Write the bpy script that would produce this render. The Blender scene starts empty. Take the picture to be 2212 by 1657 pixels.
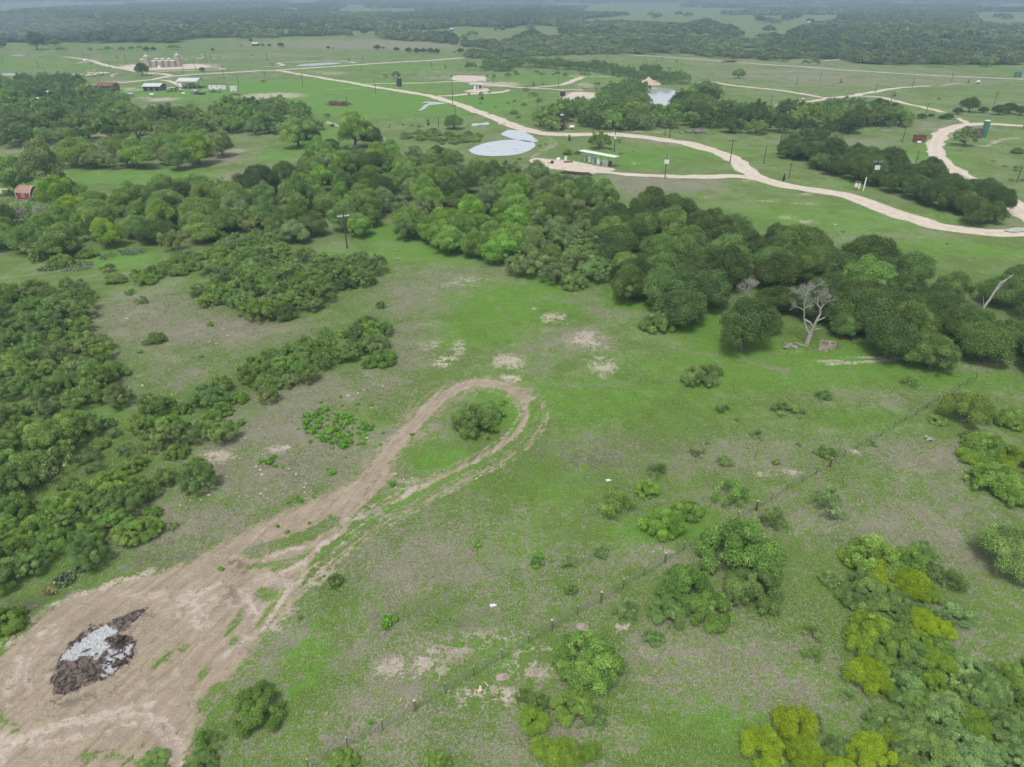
import bpy, math, random
import numpy as np
from mathutils import Vector
S = bpy.context.scene
COL = S.collection
R_ = math.radians
# ------------------------------------------------------------------ camera, sky, sun, exposure
CAM_H = 52.0
FPX = 1314.7            # focal length in pixels of a 2000 px wide frame / used below with IW, IH
IW, IH = 2212.0, 1657.0  # survey frame in which positions were read
FL = 710.0 / 1024.0 * IW
HORIZON = -17.0
PITCH = math.atan((IH / 2 - HORIZON) / FL)
cam_d = bpy.data.cameras.new("camera"); cam = bpy.data.objects.new("camera", cam_d); COL.objects.link(cam)
cam.location = (0, 0, CAM_H); cam.rotation_euler = (math.pi / 2 - PITCH, 0, 0)
cam_d.sensor_width = 36.0; cam_d.lens = 36.0 * 710.0 / 1024.0
cam_d.clip_start = 0.5; cam_d.clip_end = 60000
S.camera = cam
SUN_EL, SUN_AZ = R_(62), R_(200)
w = bpy.data.worlds.new("World"); S.world = w; w.use_nodes = True
nt = w.node_tree; nt.nodes.clear()
sk = nt.nodes.new("ShaderNodeTexSky"); sk.sky_type = 'NISHITA'; sk.sun_disc = False
sk.sun_elevation = SUN_EL; sk.sun_rotation = SUN_AZ; sk.dust_density = 3.0; sk.air_density = 1.0
hs = nt.nodes.new("ShaderNodeHueSaturation"); hs.inputs['Saturation'].default_value = 0.38
bg = nt.nodes.new("ShaderNodeBackground"); bg.inputs['Strength'].default_value = 0.135
wo = nt.nodes.new("ShaderNodeOutputWorld")
nt.links.new(sk.outputs[0], hs.inputs['Color']); nt.links.new(hs.outputs[0], bg.inputs['Color']); nt.links.new(bg.outputs[0], wo.inputs['Surface'])
sl = bpy.data.lights.new("sun", 'SUN'); sl.energy = 1.5; sl.angle = R_(14); sl.color = (1.0, 0.965, 0.92)
so = bpy.data.objects.new("sun", sl); COL.objects.link(so)
so.rotation_euler = (math.pi / 2 - SUN_EL, 0, math.pi - SUN_AZ); so.location = (0, 0, 200)
S.view_settings.view_transform = 'Standard'; S.view_settings.look = 'None'
S.view_settings.gamma = 1.0; S.view_settings.exposure = 0.42; S.view_settings.use_curve_mapping = False
try:
    S.cycles.max_bounces = 6; S.cycles.diffuse_bounces = 3; S.cycles.transparent_max_bounces = 8
    S.cycles.use_denoising = True; S.cycles.volume_bounces = 0
except Exception: pass
# ------------------------------------------------------------------ survey helpers: picture point -> place on the ground
CP, SP = math.cos(PITCH), math.sin(PITCH)
def ray(x, y):
    u = x - IW / 2; v = y - IH / 2
    return np.array([u, FL * CP - v * SP, -FL * SP - v * CP])
def at(x, y, z=0.0):
    d = ray(x, y); t = (CAM_H - z) / -d[2]
    return np.array([d[0] * t, d[1] * t, z])
def mpp(x, y): return CAM_H / -ray(x, y)[2]          # metres per survey pixel at that ground point
def proj(P):
    P = np.asarray(P, float); X, Y, Z = P[..., 0], P[..., 1], P[..., 2] - CAM_H
    dep = np.maximum(Y * CP - Z * SP, 1e-3); up = Y * SP + Z * CP
    return X / dep * FL + IW / 2, -up / dep * FL + IH / 2
REG = {'Z1': (0, 0, 2.16), 'Z2': (1024, 0, 2.16), 'Z3': (2048, 0, 2.16), 'Z4': (3072, 0, 2.16), 'Z5': (0, 400, 2.16), 'Z6': (1024, 400, 2.16),
       'Z7': (2048, 400, 2.16), 'Z8': (3072, 400, 2.16), 'Y1': (0, 800, 1.58), 'Y2': (1350, 800, 1.58), 'Y3': (2696, 800, 1.58), 'Y4': (0, 1500, 1.58),
       'Y5': (1350, 1500, 1.58), 'Y6': (2696, 1500, 1.58), 'Y7': (0, 2200, 1.58), 'Y8': (1350, 2200, 1.58), 'Y9': (2696, 2200, 1.58), 'V': (0, 0, 0.54004)}
def cv(r, *p):
    ox, oy, s = REG[r]; k = IW / 4096.0
    return [((ox + a / s) * k, (oy + b / s) * k) for a, b in p]
def sc(r): return IW / 4096.0 / REG[r][2]
def hgt(xb, yb, yt):
    P = at(xb, yb); lo, hi = 0.0, 45.0
    for _ in range(40):
        m = (lo + hi) / 2
        if proj([P[0], P[1], m])[1] > yt: lo = m
        else: hi = m
    return lo
rng = np.random.default_rng(7); random.seed(7)
# ------------------------------------------------------------------ value noise for placing and shaping
_perm = np.random.default_rng(3).random(4096)
def _h(i, j, s=0): return _perm[((i * 73856093) ^ (j * 19349663) ^ (s * 83492791)) & 4095]
def vnoise(x, y, s=0):
    i = np.floor(x).astype(np.int64); j = np.floor(y).astype(np.int64); f = x - i; g = y - j
    f = f * f * (3 - 2 * f); g = g * g * (3 - 2 * g)
    return (_h(i, j, s) * (1 - f) + _h(i + 1, j, s) * f) * (1 - g) + (_h(i, j + 1, s) * (1 - f) + _h(i + 1, j + 1, s) * f) * g
def fbm(x, y, s=0, o=3):
    r = 0; a = .5; t = 0
    for k in range(o): r = r + a * vnoise(x * 2 ** k, y * 2 ** k, s + k); t += a; a *= .5
    return r / t
def inpoly(px, py, poly):
    c = np.zeros(np.shape(px), bool); n = len(poly)
    for i in range(n):
        x0, y0 = poly[i]; x1, y1 = poly[i - 1]
        if y0 == y1: continue
        c ^= ((y0 > py) != (y1 > py)) & (px < (x1 - x0) * (py - y0) / (y1 - y0) + x0)
    return c
def segdist(px, py, pts, closed=False):
    d = np.full(np.shape(px), 1e9); n = len(pts)
    for i in range(n if closed else n - 1):
        ax, ay = pts[i][:2]; bx, by = pts[(i + 1) % n][:2]
        vx, vy = bx - ax, by - ay; L = vx * vx + vy * vy + 1e-9
        t = np.clip(((px - ax) * vx + (py - ay) * vy) / L, 0, 1)
        d = np.minimum(d, np.hypot(px - ax - t * vx, py - ay - t * vy))
    return d
def catmull(P, step):
    P = [np.array(p, float) for p in P]; P = [2 * P[0] - P[1]] + P + [2 * P[-1] - P[-2]]; out = []
    for i in range(1, len(P) - 2):
        n = max(2, int(np.linalg.norm(P[i + 1] - P[i]) / step))
        for k in range(n):
            t = k / n; a, b, c, d = P[i - 1], P[i], P[i + 1], P[i + 2]
            out.append(.5 * (2 * b + (c - a) * t + (2 * a - 5 * b + 4 * c - d) * t * t + (3 * b - a - 3 * c + d) * t ** 3))
    out.append(P[-2]); return np.array(out)
# ------------------------------------------------------------------ materials
def lin(r, g, b): return tuple(((c / 255) / 12.92 if c <= 10 else ((c / 255 + .055) / 1.055) ** 2.4) for c in (r, g, b)) + (1,)
class NB:
    def __init__(s, name):
        s.m = bpy.data.materials.new(name); s.m.use_nodes = True; s.t = s.m.node_tree; s.t.nodes.clear()
        s.out = s.t.nodes.new("ShaderNodeOutputMaterial")
    def n(s, typ, ins=None, **kw):
        q = s.t.nodes.new("ShaderNode" + typ)
        for k, v in kw.items(): setattr(q, k, v)
        for k, v in (ins or {}).items(): s.put(q.inputs[k], v)
        return q
    def put(s, sock, v):
        if isinstance(v, bpy.types.NodeSocket): s.t.links.new(v, sock)
        else:
            try: sock.default_value = v
            except Exception: sock.default_value = v[:3]
    def noise(s, scale, detail=2, rough=.5, vec=None, dist=0.0):
        q = s.n("TexNoise", {'Scale': scale, 'Detail': detail, 'Roughness': rough, 'Distortion': dist})
        if vec is not None: s.put(q.inputs['Vector'], vec)
        return q.outputs['Fac']
    def math(s, op, a, b=0.0, clamp=False):
        q = s.n("Math", operation=op, use_clamp=clamp); s.put(q.inputs[0], a); s.put(q.inputs[1], b); return q.outputs[0]
    def mix(s, f, a, b, blend='MIX'):
        q = s.n("Mix", data_type='RGBA', blend_type=blend); s.put(q.inputs[0], f); s.put(q.inputs[6], a); s.put(q.inputs[7], b); return q.outputs[2]
    def ramp(s, v, lo, hi, a=0.0, b=1.0):
        q = s.n("MapRange", {'From Min': lo, 'From Max': hi, 'To Min': a, 'To Max': b}, interpolation_type='SMOOTHSTEP'); s.put(q.inputs['Value'], v); return q.outputs[0]
    def attr(s, name): return s.n("Attribute", attribute_name=name).outputs['Fac']
    def coord(s): return s.n("NewGeometry").outputs['Position']
    def surf(s, col, rough=.9, metal=0.0, bump=None, bs=.3, bd=.1, spec=.3):
        p = s.n("BsdfPrincipled", {'Base Color': col, 'Roughness': rough, 'Metallic': metal, 'Specular IOR Level': spec})
        if bump is not None:
            b = s.n("Bump", {'Strength': bs, 'Distance': bd, 'Height': bump}); s.t.links.new(b.outputs[0], p.inputs['Normal'])
        s.t.links.new(p.outputs[0], s.out.inputs['Surface']); return s.m
def paint(name, col, rough=.6, metal=0.0, wear=None, amt=.45, scale=1.2):
    b = NB(name); tc = b.n("TexCoord").outputs['Object']
    n1 = b.noise(scale, 4, .6, tc); n2 = b.noise(scale * 7, 3, .6, tc)
    c = b.mix(b.ramp(n2, .3, .7, 0, .25), col, tuple(x * .72 for x in col[:3]) + (1,))
    if wear is not None: c = b.mix(b.ramp(b.math('ADD', b.math('MULTIPLY', n1, .7), b.math('MULTIPLY', n2, .3)), .62 - amt * .25, .62 + .1 - amt * .15), c, wear)
    return b.surf(c, rough, metal, n2, .15, .02)
# ------------------------------------------------------------------ object helpers
def link(name, me, mat=None, parent=None, loc=None, rz=0.0):
    o = bpy.data.objects.new(name, me); COL.objects.link(o)
    if mat is not None and me is not None and not me.materials: me.materials.append(mat)
    if parent is not None: o.parent = parent
    if loc is not None: o.location = loc
    o.rotation_euler[2] = rz
    return o
def tag(o, label=None, cat=None, group=None, kind=None):
    if label: o['label'] = label
    if cat: o['category'] = cat
    if group: o['group'] = group
    if kind: o['kind'] = kind
    return o
def thing(name, label, cat, loc, rz=0.0, group=None):
    o = link(name, None, None, None, loc, rz); o.empty_display_size = .5
    return tag(o, label, cat, group)
def dup(o, loc, rz, label=None, group=None, scale=None):
    c = o.copy(); COL.objects.link(c); c.location = loc; c.rotation_euler[2] = rz
    if scale is not None: c.scale = scale
    if label: c['label'] = label
    if group: c['group'] = group
    for k in list(o.children):
        d = k.copy(); COL.objects.link(d); d.parent = c
        for g in list(k.children):
            e = g.copy(); COL.objects.link(e); e.parent = d
    return c
class MB:
    def __init__(s): s.v = []; s.f = []
    def add(s, V, F):
        o = len(s.v); s.v += [tuple(map(float, q)) for q in V]; s.f += [tuple(i + o for i in f) for f in F]; return s
    def box(s, c, d, rz=0.0, ry=0.0):
        x, y, z = d[0] / 2, d[1] / 2, d[2] / 2; V = []
        for sx, sy, sz in ((-1,-1,-1),(1,-1,-1),(1,1,-1),(-1,1,-1),(-1,-1,1),(1,-1,1),(1,1,1),(-1,1,1)):
            a, b, h = sx * x, sy * y, sz * z
            a, h = a * math.cos(ry) + h * math.sin(ry), -a * math.sin(ry) + h * math.cos(ry)
            V.append((c[0] + a * math.cos(rz) - b * math.sin(rz), c[1] + a * math.sin(rz) + b * math.cos(rz), c[2] + h))
        return s.add(V, [(0,3,2,1),(4,5,6,7),(0,1,5,4),(1,2,6,5),(2,3,7,6),(3,0,4,7)])
    def tube(s, pts, rad, n=8, cap=True):
        pts = [np.array(p, float) for p in pts]
        if not hasattr(rad, '__len__'): rad = [rad] * len(pts)
        V = []; F = []
        for i, p in enumerate(pts):
            t = pts[min(i + 1, len(pts) - 1)] - pts[max(i - 1, 0)]; t /= np.linalg.norm(t) + 1e-9
            u = np.cross(t, (0, 0, 1)) if abs(t[2]) < .95 else np.cross(t, (1, 0, 0)); u /= np.linalg.norm(u); w_ = np.cross(t, u)
            for k in range(n):
                a = 2 * math.pi * k / n; V.append(p + rad[i] * (math.cos(a) * u + math.sin(a) * w_))
        for i in range(len(pts) - 1):
            for k in range(n):
                a = i * n + k; b = i * n + (k + 1) % n; F.append((a, b, b + n, a + n))
        if cap: F.append(tuple(range(n))[::-1]); F.append(tuple(range((len(pts) - 1) * n, len(pts) * n)))
        return s.add(V, F)
    def cyl(s, c, r, h, n=20, r2=None): return s.tube([(c[0], c[1], c[2]), (c[0], c[1], c[2] + h)], [r, r if r2 is None else r2], n)
    def build(s, name, mat, parent=None, loc=None, smooth=False):
        me = bpy.data.meshes.new(name); me.from_pydata(s.v, [], s.f); me.update()
        if smooth: me.polygons.foreach_set('use_smooth', [True] * len(me.polygons))
        return link(name, me, mat, parent, loc)
def quads(name, Q, attrs=None):
    n = len(Q); me = bpy.data.meshes.new(name)
    me.vertices.add(n * 4); me.loops.add(n * 4); me.polygons.add(n)
    me.vertices.foreach_set('co', np.ascontiguousarray(Q, np.float32).reshape(-1))
    me.loops.foreach_set('vertex_index', np.arange(n * 4, dtype=np.int32))
    me.polygons.foreach_set('loop_start', np.arange(0, n * 4, 4, dtype=np.int32))
    me.update(calc_edges=True)
    for k, a in (attrs or {}).items():
        at_ = me.attributes.new(k, 'FLOAT', 'FACE'); at_.data.foreach_set('value', np.ascontiguousarray(a, np.float32))
    return me
def gridmesh(name, V, nr, nc, attrs=None):
    i = np.arange(nr - 1)[:, None] * nc + np.arange(nc - 1)[None, :]
    F = np.stack([i, i + 1, i + nc + 1, i + nc], -1).reshape(-1, 4).astype(np.int32)
    me = bpy.data.meshes.new(name); me.vertices.add(len(V)); me.loops.add(F.size); me.polygons.add(len(F))
    me.vertices.foreach_set('co', np.ascontiguousarray(V, np.float32).reshape(-1))
    me.loops.foreach_set('vertex_index', F.reshape(-1)); me.polygons.foreach_set('loop_start', np.arange(0, F.size, 4, dtype=np.int32))
    me.update(calc_edges=True)
    me.polygons.foreach_set('use_smooth', np.ones(len(F), bool))
    for k, a in (attrs or {}).items():
        q = me.attributes.new(k, 'FLOAT', 'POINT'); q.data.foreach_set('value', np.ascontiguousarray(a, np.float32))
    return me
# ================================================================== GROUND: soil and cover read from the survey, in metres on the ground
def W(pts): return [tuple(at(x, y)[:2]) for x, y in pts]
def ell(x, y, rx, ry):
    c = at(x, y); m = mpp(x, y); far = at(x, y - ry); near = at(x, y + ry)
    ax = math.atan2(c[0], c[1]); return (c[0], (far[1] + near[1]) / 2, rx * m, abs(far[1] - near[1]) / 2)
# every entry: channel, centre x, y, half width, half height (survey pixels), amount
ELL = """dry 600 985 190 110 .9|dry 430 1150 160 70 .85|dry 330 690 170 70 .75|dry 480 715 150 38 .9|dry 350 800 110 60 .5|dry 650 860 130 40 .7|dark 640 1010 60 25 .5
pale 470 985 55 14 .7|pale 600 968 40 8 .6|dry 1270 735 60 30 .8|pale 1270 735 38 20 .75|pale 1200 688 32 12 .7|pale 1300 790 30 20 .7|pale 960 780 28 12 .8|pale 1098 782 38 16 .75|pale 1110 815 26 7 .9
pale 1150 668 10 5 .6|pale 990 752 12 16 .6|pale 935 745 26 10 .45|dry 1000 600 130 40 .7|pale 1010 608 60 10 .5|dry 900 640 90 40 .6|dry 900 740 60 60 .75|dry 800 840 90 40 .7|dry 850 1400 150 80 .6|pale 880 1440 80 26 .65
pale 960 1400 90 22 .4|pale 1060 1505 90 20 .65|pale 1050 1380 70 20 .5|pale 1180 1410 60 16 .6|pale 1130 1450 70 20 .5|dry 1450 1195 120 30 .7|pale 1430 1190 40 8 .4|dry 1900 1120 260 60 .4|dry 2000 985 110 30 .75|dry 2010 1170 110 90 .6
dry 1480 1440 180 110 .4|dry 1350 1010 130 70 .4|dark 1290 1000 140 60 .5|dry 900 1210 220 90 .65|dry 1250 1220 120 40 .4|dry 620 1400 60 200 .4|dry 1150 1600 200 60 .6|dry 800 1560 220 90 .6|dry 1650 1500 160 60 .55|dry 1700 1000 160 40 .35
dry 1350 680 70 14 .6|dry 1250 645 90 14 .5|dry 1430 735 90 14 .6|pale 1330 735 14 6 .5|pale 1350 1350 26 10 .7|dry 1330 1100 60 30 .4|dry 2120 1400 90 80 .35|pale 1640 1025 24 6 .6|pale 1700 1020 30 8 .7|pale 1850 975 12 5 .7|pale 1665 1130 12 9 .6
lush 1100 650 150 60 .9|lush 1000 540 220 45 .8|lush 870 505 110 22 1|lush 1700 790 520 50 .8|lush 1085 885 60 45 1|lush 960 990 70 25 .7|lush 1450 1150 140 45 .8|lush 1500 720 160 50 .9|lush 1370 650 80 30 .8|lush 1300 850 220 60 .6|lush 650 1450 60 110 .6
lush 1030 720 120 40 .9|lush 760 920 80 40 .4|lush 560 700 10 10 .1|lush 700 770 100 22 .5|lush 200 745 120 20 .3|lush 230 870 90 90 .4|lush 330 905 60 30 .5|lush 250 560 90 20 .9|lush 100 400 120 18 .9|lush 280 380 200 14 .8|lush 600 335 60 14 .7
lush 1450 640 60 40 1|lush 1560 1600 200 60 .3|lush 690 300 60 30 .9|lush 640 190 300 18 1|lush 850 225 300 26 1|lush 280 195 200 10 .8|lush 500 200 200 14 1|lush 1360 350 120 12 .9|lush 1320 345 60 16 .9|lush 1500 330 200 20 .5|lush 1800 470 260 30 .6
lush 2050 540 160 20 .7|lush 1900 400 120 12 .6|lush 2000 340 90 30 .6|lush 1990 230 60 8 .6|lush 1200 170 200 12 .6|lush 900 145 200 8 .5|lush 100 140 200 7 .5|lush 1650 230 160 8 .5
dry 828 96 230 9 .95|dry 1150 103 120 6 .9|dry 560 120 120 5 .4|dry 1750 165 300 16 .5|dry 1600 135 200 8 .4|dry 2000 170 200 12 .4|dry 1430 400 130 18 .8|dry 1400 390 60 8 .8|dry 330 235 40 3 .7|dry 60 300 160 10 .5|dry 120 325 200 9 .6
dry 460 340 110 14 .7|dry 520 405 70 20 .6|dry 420 420 60 10 .4|pale 505 328 24 6 .6|dry 550 375 60 14 .7|pale 1475 397 20 5 .3|dry 1450 310 60 8 .7|dry 1850 310 120 14 .55|dry 2050 275 80 8 .8|pale 2090 290 40 4 .6|pale 2060 295 30 4 .6|pale 2045 283 26 5 .6
pale 1740 420 20 3 .6|pale 1700 470 22 5 .5|pale 1738 478 20 4 .75|pale 1650 435 30 3 .5|pale 1720 440 40 3 .5|pale 1905 515 16 4 .6|pale 1620 390 20 3 .6|pale 1520 425 16 3 .5|pale 1300 260 60 4 .6|pale 1370 262 50 4 .6|pale 1370 352 6 3 .8
pale 1310 275 10 4 .5|pale 1370 283 26 3 .6|pale 1418 285 12 3 .7|pale 1320 170 60 6 .1|pale 350 215 30 4 1.2|pale 310 212 20 3 .6|pale 500 212 20 3 .2|pale 590 207 60 6 1.2|pale 440 195 10 2 .5|pale 1015 170 34 6 1.2|pale 1075 182 46 5 1.2|pale 960 168 40 3 .5
pale 920 155 60 2 .4|pale 1248 208 32 9 1.2|pale 1280 222 14 8 .8|pale 1265 184 22 5 .7|pale 1325 196 26 3 .8|pale 1245 248 50 4 .5|pale 1010 165 60 3 .6|pale 720 159 30 4 .6|pale 690 155 60 2 .5|pale 360 145 60 6 1.2|pale 400 143 60 5 1.2|pale 310 140 50 3 .8
dark 380 136 45 2 .7|dark 420 140 30 3 .6|pale 190 133 10 3 1.2|pale 250 176 26 2.5 .6|pale 275 192 22 3 .8|pale 575 245 40 4 .1|pale 510 348 26 5 .1|pale 240 293 60 3 .7|pale 235 288 26 3 .6|dark 460 265 60 3 .2|pale 215 375 30 4 .3|pale 125 383 20 3 .5|dark 1330 720 10 4 .1
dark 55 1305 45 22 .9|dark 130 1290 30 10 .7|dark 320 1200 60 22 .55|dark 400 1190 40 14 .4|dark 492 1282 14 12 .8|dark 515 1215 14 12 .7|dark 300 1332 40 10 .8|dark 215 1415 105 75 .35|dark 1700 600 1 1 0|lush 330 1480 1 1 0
pale 330 1285 90 14 .6|pale 70 1390 90 20 .5|pale 430 1310 70 30 .7|pale 560 1340 60 40 .6|pale 660 1240 60 26 .7|pale 520 1290 20 40 .5|pale 790 1120 60 12 .5|pale 900 1050 60 14 .5|pale 1170 1235 1 1 0
pale 20 1600 70 30 .7|lush 420 1395 60 30 .25|lush 450 1440 30 14 .5|lush 560 1230 20 10 .4|lush 600 1270 26 14 .7|dry 1330 760 160 60 .5|dry 1560 1420 260 160 .3|dry 1150 1300 260 100 .3|dry 900 1560 260 90 .35|dry 2130 1150 100 120 .4|dry 1180 760 110 60 .35|dry 1050 760 90 30 .4|dark 1400 975 90 40 .4|dry 1560 990 120 40 .5|dark 900 1320 140 50 .35|lush 1240 1050 160 40 .5|lush 1100 1180 90 50 .4|lush 1420 880 200 50 .5|lush 1100 1400 80 30 .4|lush 1560 1560 140 60 .6|lush 640 1560 60 60 .5|dry 240 1370 1 1 0|lush 1600 830 160 24 .6|dry 1900 860 150 30 .4|lush 1850 900 120 30 .5|pale 1930 772 90 3 .9|pale 2030 768 60 3 .6|pale 2180 775 60 8 .8|pale 2110 785 90 10 .5|dry 2100 790 120 16 .7
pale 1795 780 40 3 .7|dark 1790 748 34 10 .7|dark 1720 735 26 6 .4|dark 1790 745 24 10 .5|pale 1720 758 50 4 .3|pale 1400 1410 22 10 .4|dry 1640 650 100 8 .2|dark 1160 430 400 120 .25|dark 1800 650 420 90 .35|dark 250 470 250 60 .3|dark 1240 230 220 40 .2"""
ELLS = []
for q in ELL.replace("\n", "|").split("|"):
    f = q.split()
    if float(f[5]) > 0: ELLS.append((f[0],) + ell(*map(float, f[1:5])) + (float(f[5]),))
POLY = [('dirt', W([(-160,1520),(0,1425),(30,1380),(90,1320),(160,1280),(260,1252),(340,1236),(420,1205),(500,1158),(600,1110),(690,1076),(752,1045),(800,1055),(775,1095),(705,1195),(650,1290),(585,1362),(505,1462),(440,1540),(405,1657),(390,1800),(-160,1800)]), 1.0, .9),
        ('pale', W(cv('Z7', (150,520),(210,500),(300,512),(470,520),(620,545),(760,575),(880,592),(870,612),(700,634),(500,612),(330,592),(210,572))), 1.0, 1.5),
        ('pale', W(cv('Z1', (1030,575),(1190,558),(1300,575),(1560,560),(1700,552),(1820,572),(1700,592),(1400,602),(1240,607),(1100,596))), 1.5, 1.4),
        ('pale', W(cv('Z3', (430,850),(520,800),(600,795),(700,800),(760,800),(750,850),(640,850),(560,870),(460,865))), 1.5, 1.2)]
STRK = []
def stroke(ch, pts, width, amt, soft=.5, off=0.0):
    P = catmull([np.array(p) for p in W(pts)], 1.0)
    if off:
        t = np.gradient(P, axis=0); t /= np.linalg.norm(t, axis=1)[:, None] + 1e-9
        P = P + np.stack([-t[:, 1], t[:, 0]], 1) * off
    STRK.append((ch, P, width / 2, amt, soft))
T1 = [(740,1085),(800,1030),(860,955),(915,893),(958,855),(1010,830),(1062,828),(1110,842),(1148,872)]
T2 = [(1146,868),(1150,900),(1126,943),(1072,983),(996,1021),(930,1055),(862,1092),(800,1124),(740,1165),(675,1215),(600,1290),(540,1370)]
stroke('dirt', T1, 2.9, .95, 1.1); stroke('dirt', T1, 7.0, .5, 2.0); stroke('pale', T1, .5, .5, .4, .9); stroke('pale', T1, .5, .45, .4, -.8)
stroke('dirt', T2, 4.6, .5, 1.0); stroke('dirt', T2, 1.2, .72, .5, -.9); stroke('dirt', T2, .8, .72, .4, 1.5); stroke('veg', T2, .5, .5, .3, .1); stroke('veg', T2, .4, .45, .3, 1.05)
for o_, a_ in ((-2.0, .75), (-1.3, .5), (-.7, .95), (.5, .6), (1.1, .9), (2.1, .7)): stroke('dirt', T2, .5, a_, .4, o_); stroke('pale', T2, .3, a_ * .7, .3, o_)
stroke('lush', T2, .7, .8, .3, -.1); stroke('lush', T2, .5, .8, .3, 1.6)
stroke('dirt', [(1095,852),(1118,880),(1125,915),(1100,945),(1040,985),(960,1030)], .5, .8, .3)
for sh in (0, 18, 34, 52): stroke('dirt', [(520,1215+sh),(600,1175+sh),(690,1120+sh*.8),(770,1070+sh*.6),(850,1000+sh*.4)], .6, .9, .3)
REG['K'] = (0, 1520, 1.0698)
K_ = lambda ch, wd, am, so, *p: stroke(ch, cv('K', *p), wd, am, so)
for p, wd, am in ((((0,1590),(100,1530),(250,1480),(400,1450),(480,1440)), .8, .95), (((0,1640),(150,1570),(330,1530),(470,1500)), .45, .7), (((480,1440),(620,1420),(720,1470),(770,1560),(780,1640)), .4, .8), (((520,1470),(640,1470),(700,1530),(730,1620)), .3, .7), (((420,1440),(560,1400),(650,1390)), .7, .8),
                  (((820,900),(830,980),(850,1060)), .7, .7), (((880,980),(900,1040)), .6, .7), (((1060,930),(1100,1000),(1100,1080)), .5, .8), (((1245,870),(1180,980),(1110,1090)), .7, .9), (((770,960),(880,900),(960,860)), .5, .7), (((220,960),(400,900),(640,820)), .9, .7),
                  (((60,1290),(90,1180),(150,1100),(230,1040)), .6, .7), (((130,1330),(110,1240),(170,1130),(260,1060)), .4, .6), (((900,960),(1100,900),(1400,700),(1470,620)), .5, .6), (((1130,755),(1300,712)), .6, .8), (((1400,785),(1500,655),(1700,520),(1800,440)), .6, .8), (((1100,840),(1260,800),(1400,690),(1480,640)), .8, .75),
                  (((0,1450),(40,1380),(20,1300),(70,1210)), .6, .5), (((640,1060),(700,1000),(760,990)), .4, .4), (((950,1190),(1080,1080),(1200,960),(1320,800)), .4, .6), (((560,1340),(700,1300),(800,1220)), .5, .5)):
    K_('pale', wd * 1.15, am * 1.35, .4, *p)
for p, wd, am in ((((880,925),(950,882),(1060,852)), .35, .55), (((1000,775),(1030,825)), .9, .7), (((975,890),(1010,945)), .9, .75), (((832,1270),(832,1340),(800,1500)), .18, .6), (((640,740),(760,690),(880,670)), 1.2, .6), (((560,790),(680,770),(830,760)), .9, .5), (((200,1380),(320,1370),(470,1330)), 1.2, .4),
                  (((560,1120),(600,1180),(560,1270)), .8, .35), (((60,990),(150,960),(200,940)), 1.6, .8), (((0,1070),(60,1010)), 1.4, .7), (((500,1010),(590,985),(635,975)), .5, .85)):
    K_('dark', wd, am, .4, *p)
for p, wd, am in ((((1030,985),(1000,1055),(975,1095)), .45, .8), (((1010,1110),(1000,1130)), .4, .7), (((660,1215),(720,1180)), 1.4, .45), (((740,1170),(790,1140)), 1.0, .4), (((865,1260),(885,1240)), .6, .8), (((870,1385),(935,1320)), .7, .9), (((1120,910),(1160,920)), 1.6, .7), (((1170,810),(1270,775),(1330,730)), .8, .6),
                  (((1080,735),(1200,700),(1330,660),(1420,600)), 1.9, .75), (((1060,800),(1160,790),(1290,760)), .7, .7), (((1500,640),(1600,580),(1700,530)), .5, .7), (((1340,775),(1480,660)), .4, .6), (((0,1440),(40,1480),(80,1500)), .8, .5), (((350,1620),(500,1610),(560,1640)), 1.0, .5), (((700,1480),(760,1500)), .5, .4), (((600,1560),(650,1600)), .6, .4), (((430,810),(470,800)), .9, .6)):
    K_('veg', wd, am, .5, *p)
stroke('pale', cv('Y3', (980,1040),(1100,1030),(1300,1015),(1450,1000),(1600,992),(1800,988)), .9, 1.0, .4)
stroke('dry', [(1150,640),(1250,655),(1350,700),(1450,750),(1560,770),(1700,800)], 1.6, .7, .6)
stroke('dirt', [(1500,770),(1640,795),(1800,785)], .6, .4, .3)
# damp ditch lines and old vehicle lines across the far pasture
for r, pts, wd, am in (('Z2', [(60,340),(300,410),(480,422),(700,425),(860,432),(1200,445)], 2, .6), ('Z2', [(840,1055),(1050,1050),(1250,1020),(1470,985),(1640,940),(1700,905)], 1.2, .8), ('Z2', [(1290,665),(1400,635),(1600,622),(1800,608)], 2, .9),
                      ('Z6', [(0,110),(0,112)], 1, .0), ('Z1', [(0,470),(300,462),(520,440)], 3, .6), ('Z1', [(1030,660),(1180,655),(1400,650)], 5, .45), ('Z3', [(1450,508),(1620,512),(1750,525),(1880,535)], 2.5, .8),
                      ('Z1', [(700,460),(900,470),(1100,478),(1300,475)], 2, .5), ('Z1', [(1400,415),(1800,408),(2212,400)], 2, .7), ('Z2', [(1350,960),(1400,955),(1440,935),(1470,910)], 3, .5),
                      ('Z4', [(460,575),(700,603),(900,618)], 1.5, .7), ('Z4', [(1850,680),(2000,690),(2212,700)], 4, .7), ('Z8', [(1000,800),(1200,830),(1400,870),(1550,920),(1800,990)], 1.6, .4)):
    if am: stroke('dark', cv(r, *pts), wd, am, .8)
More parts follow.
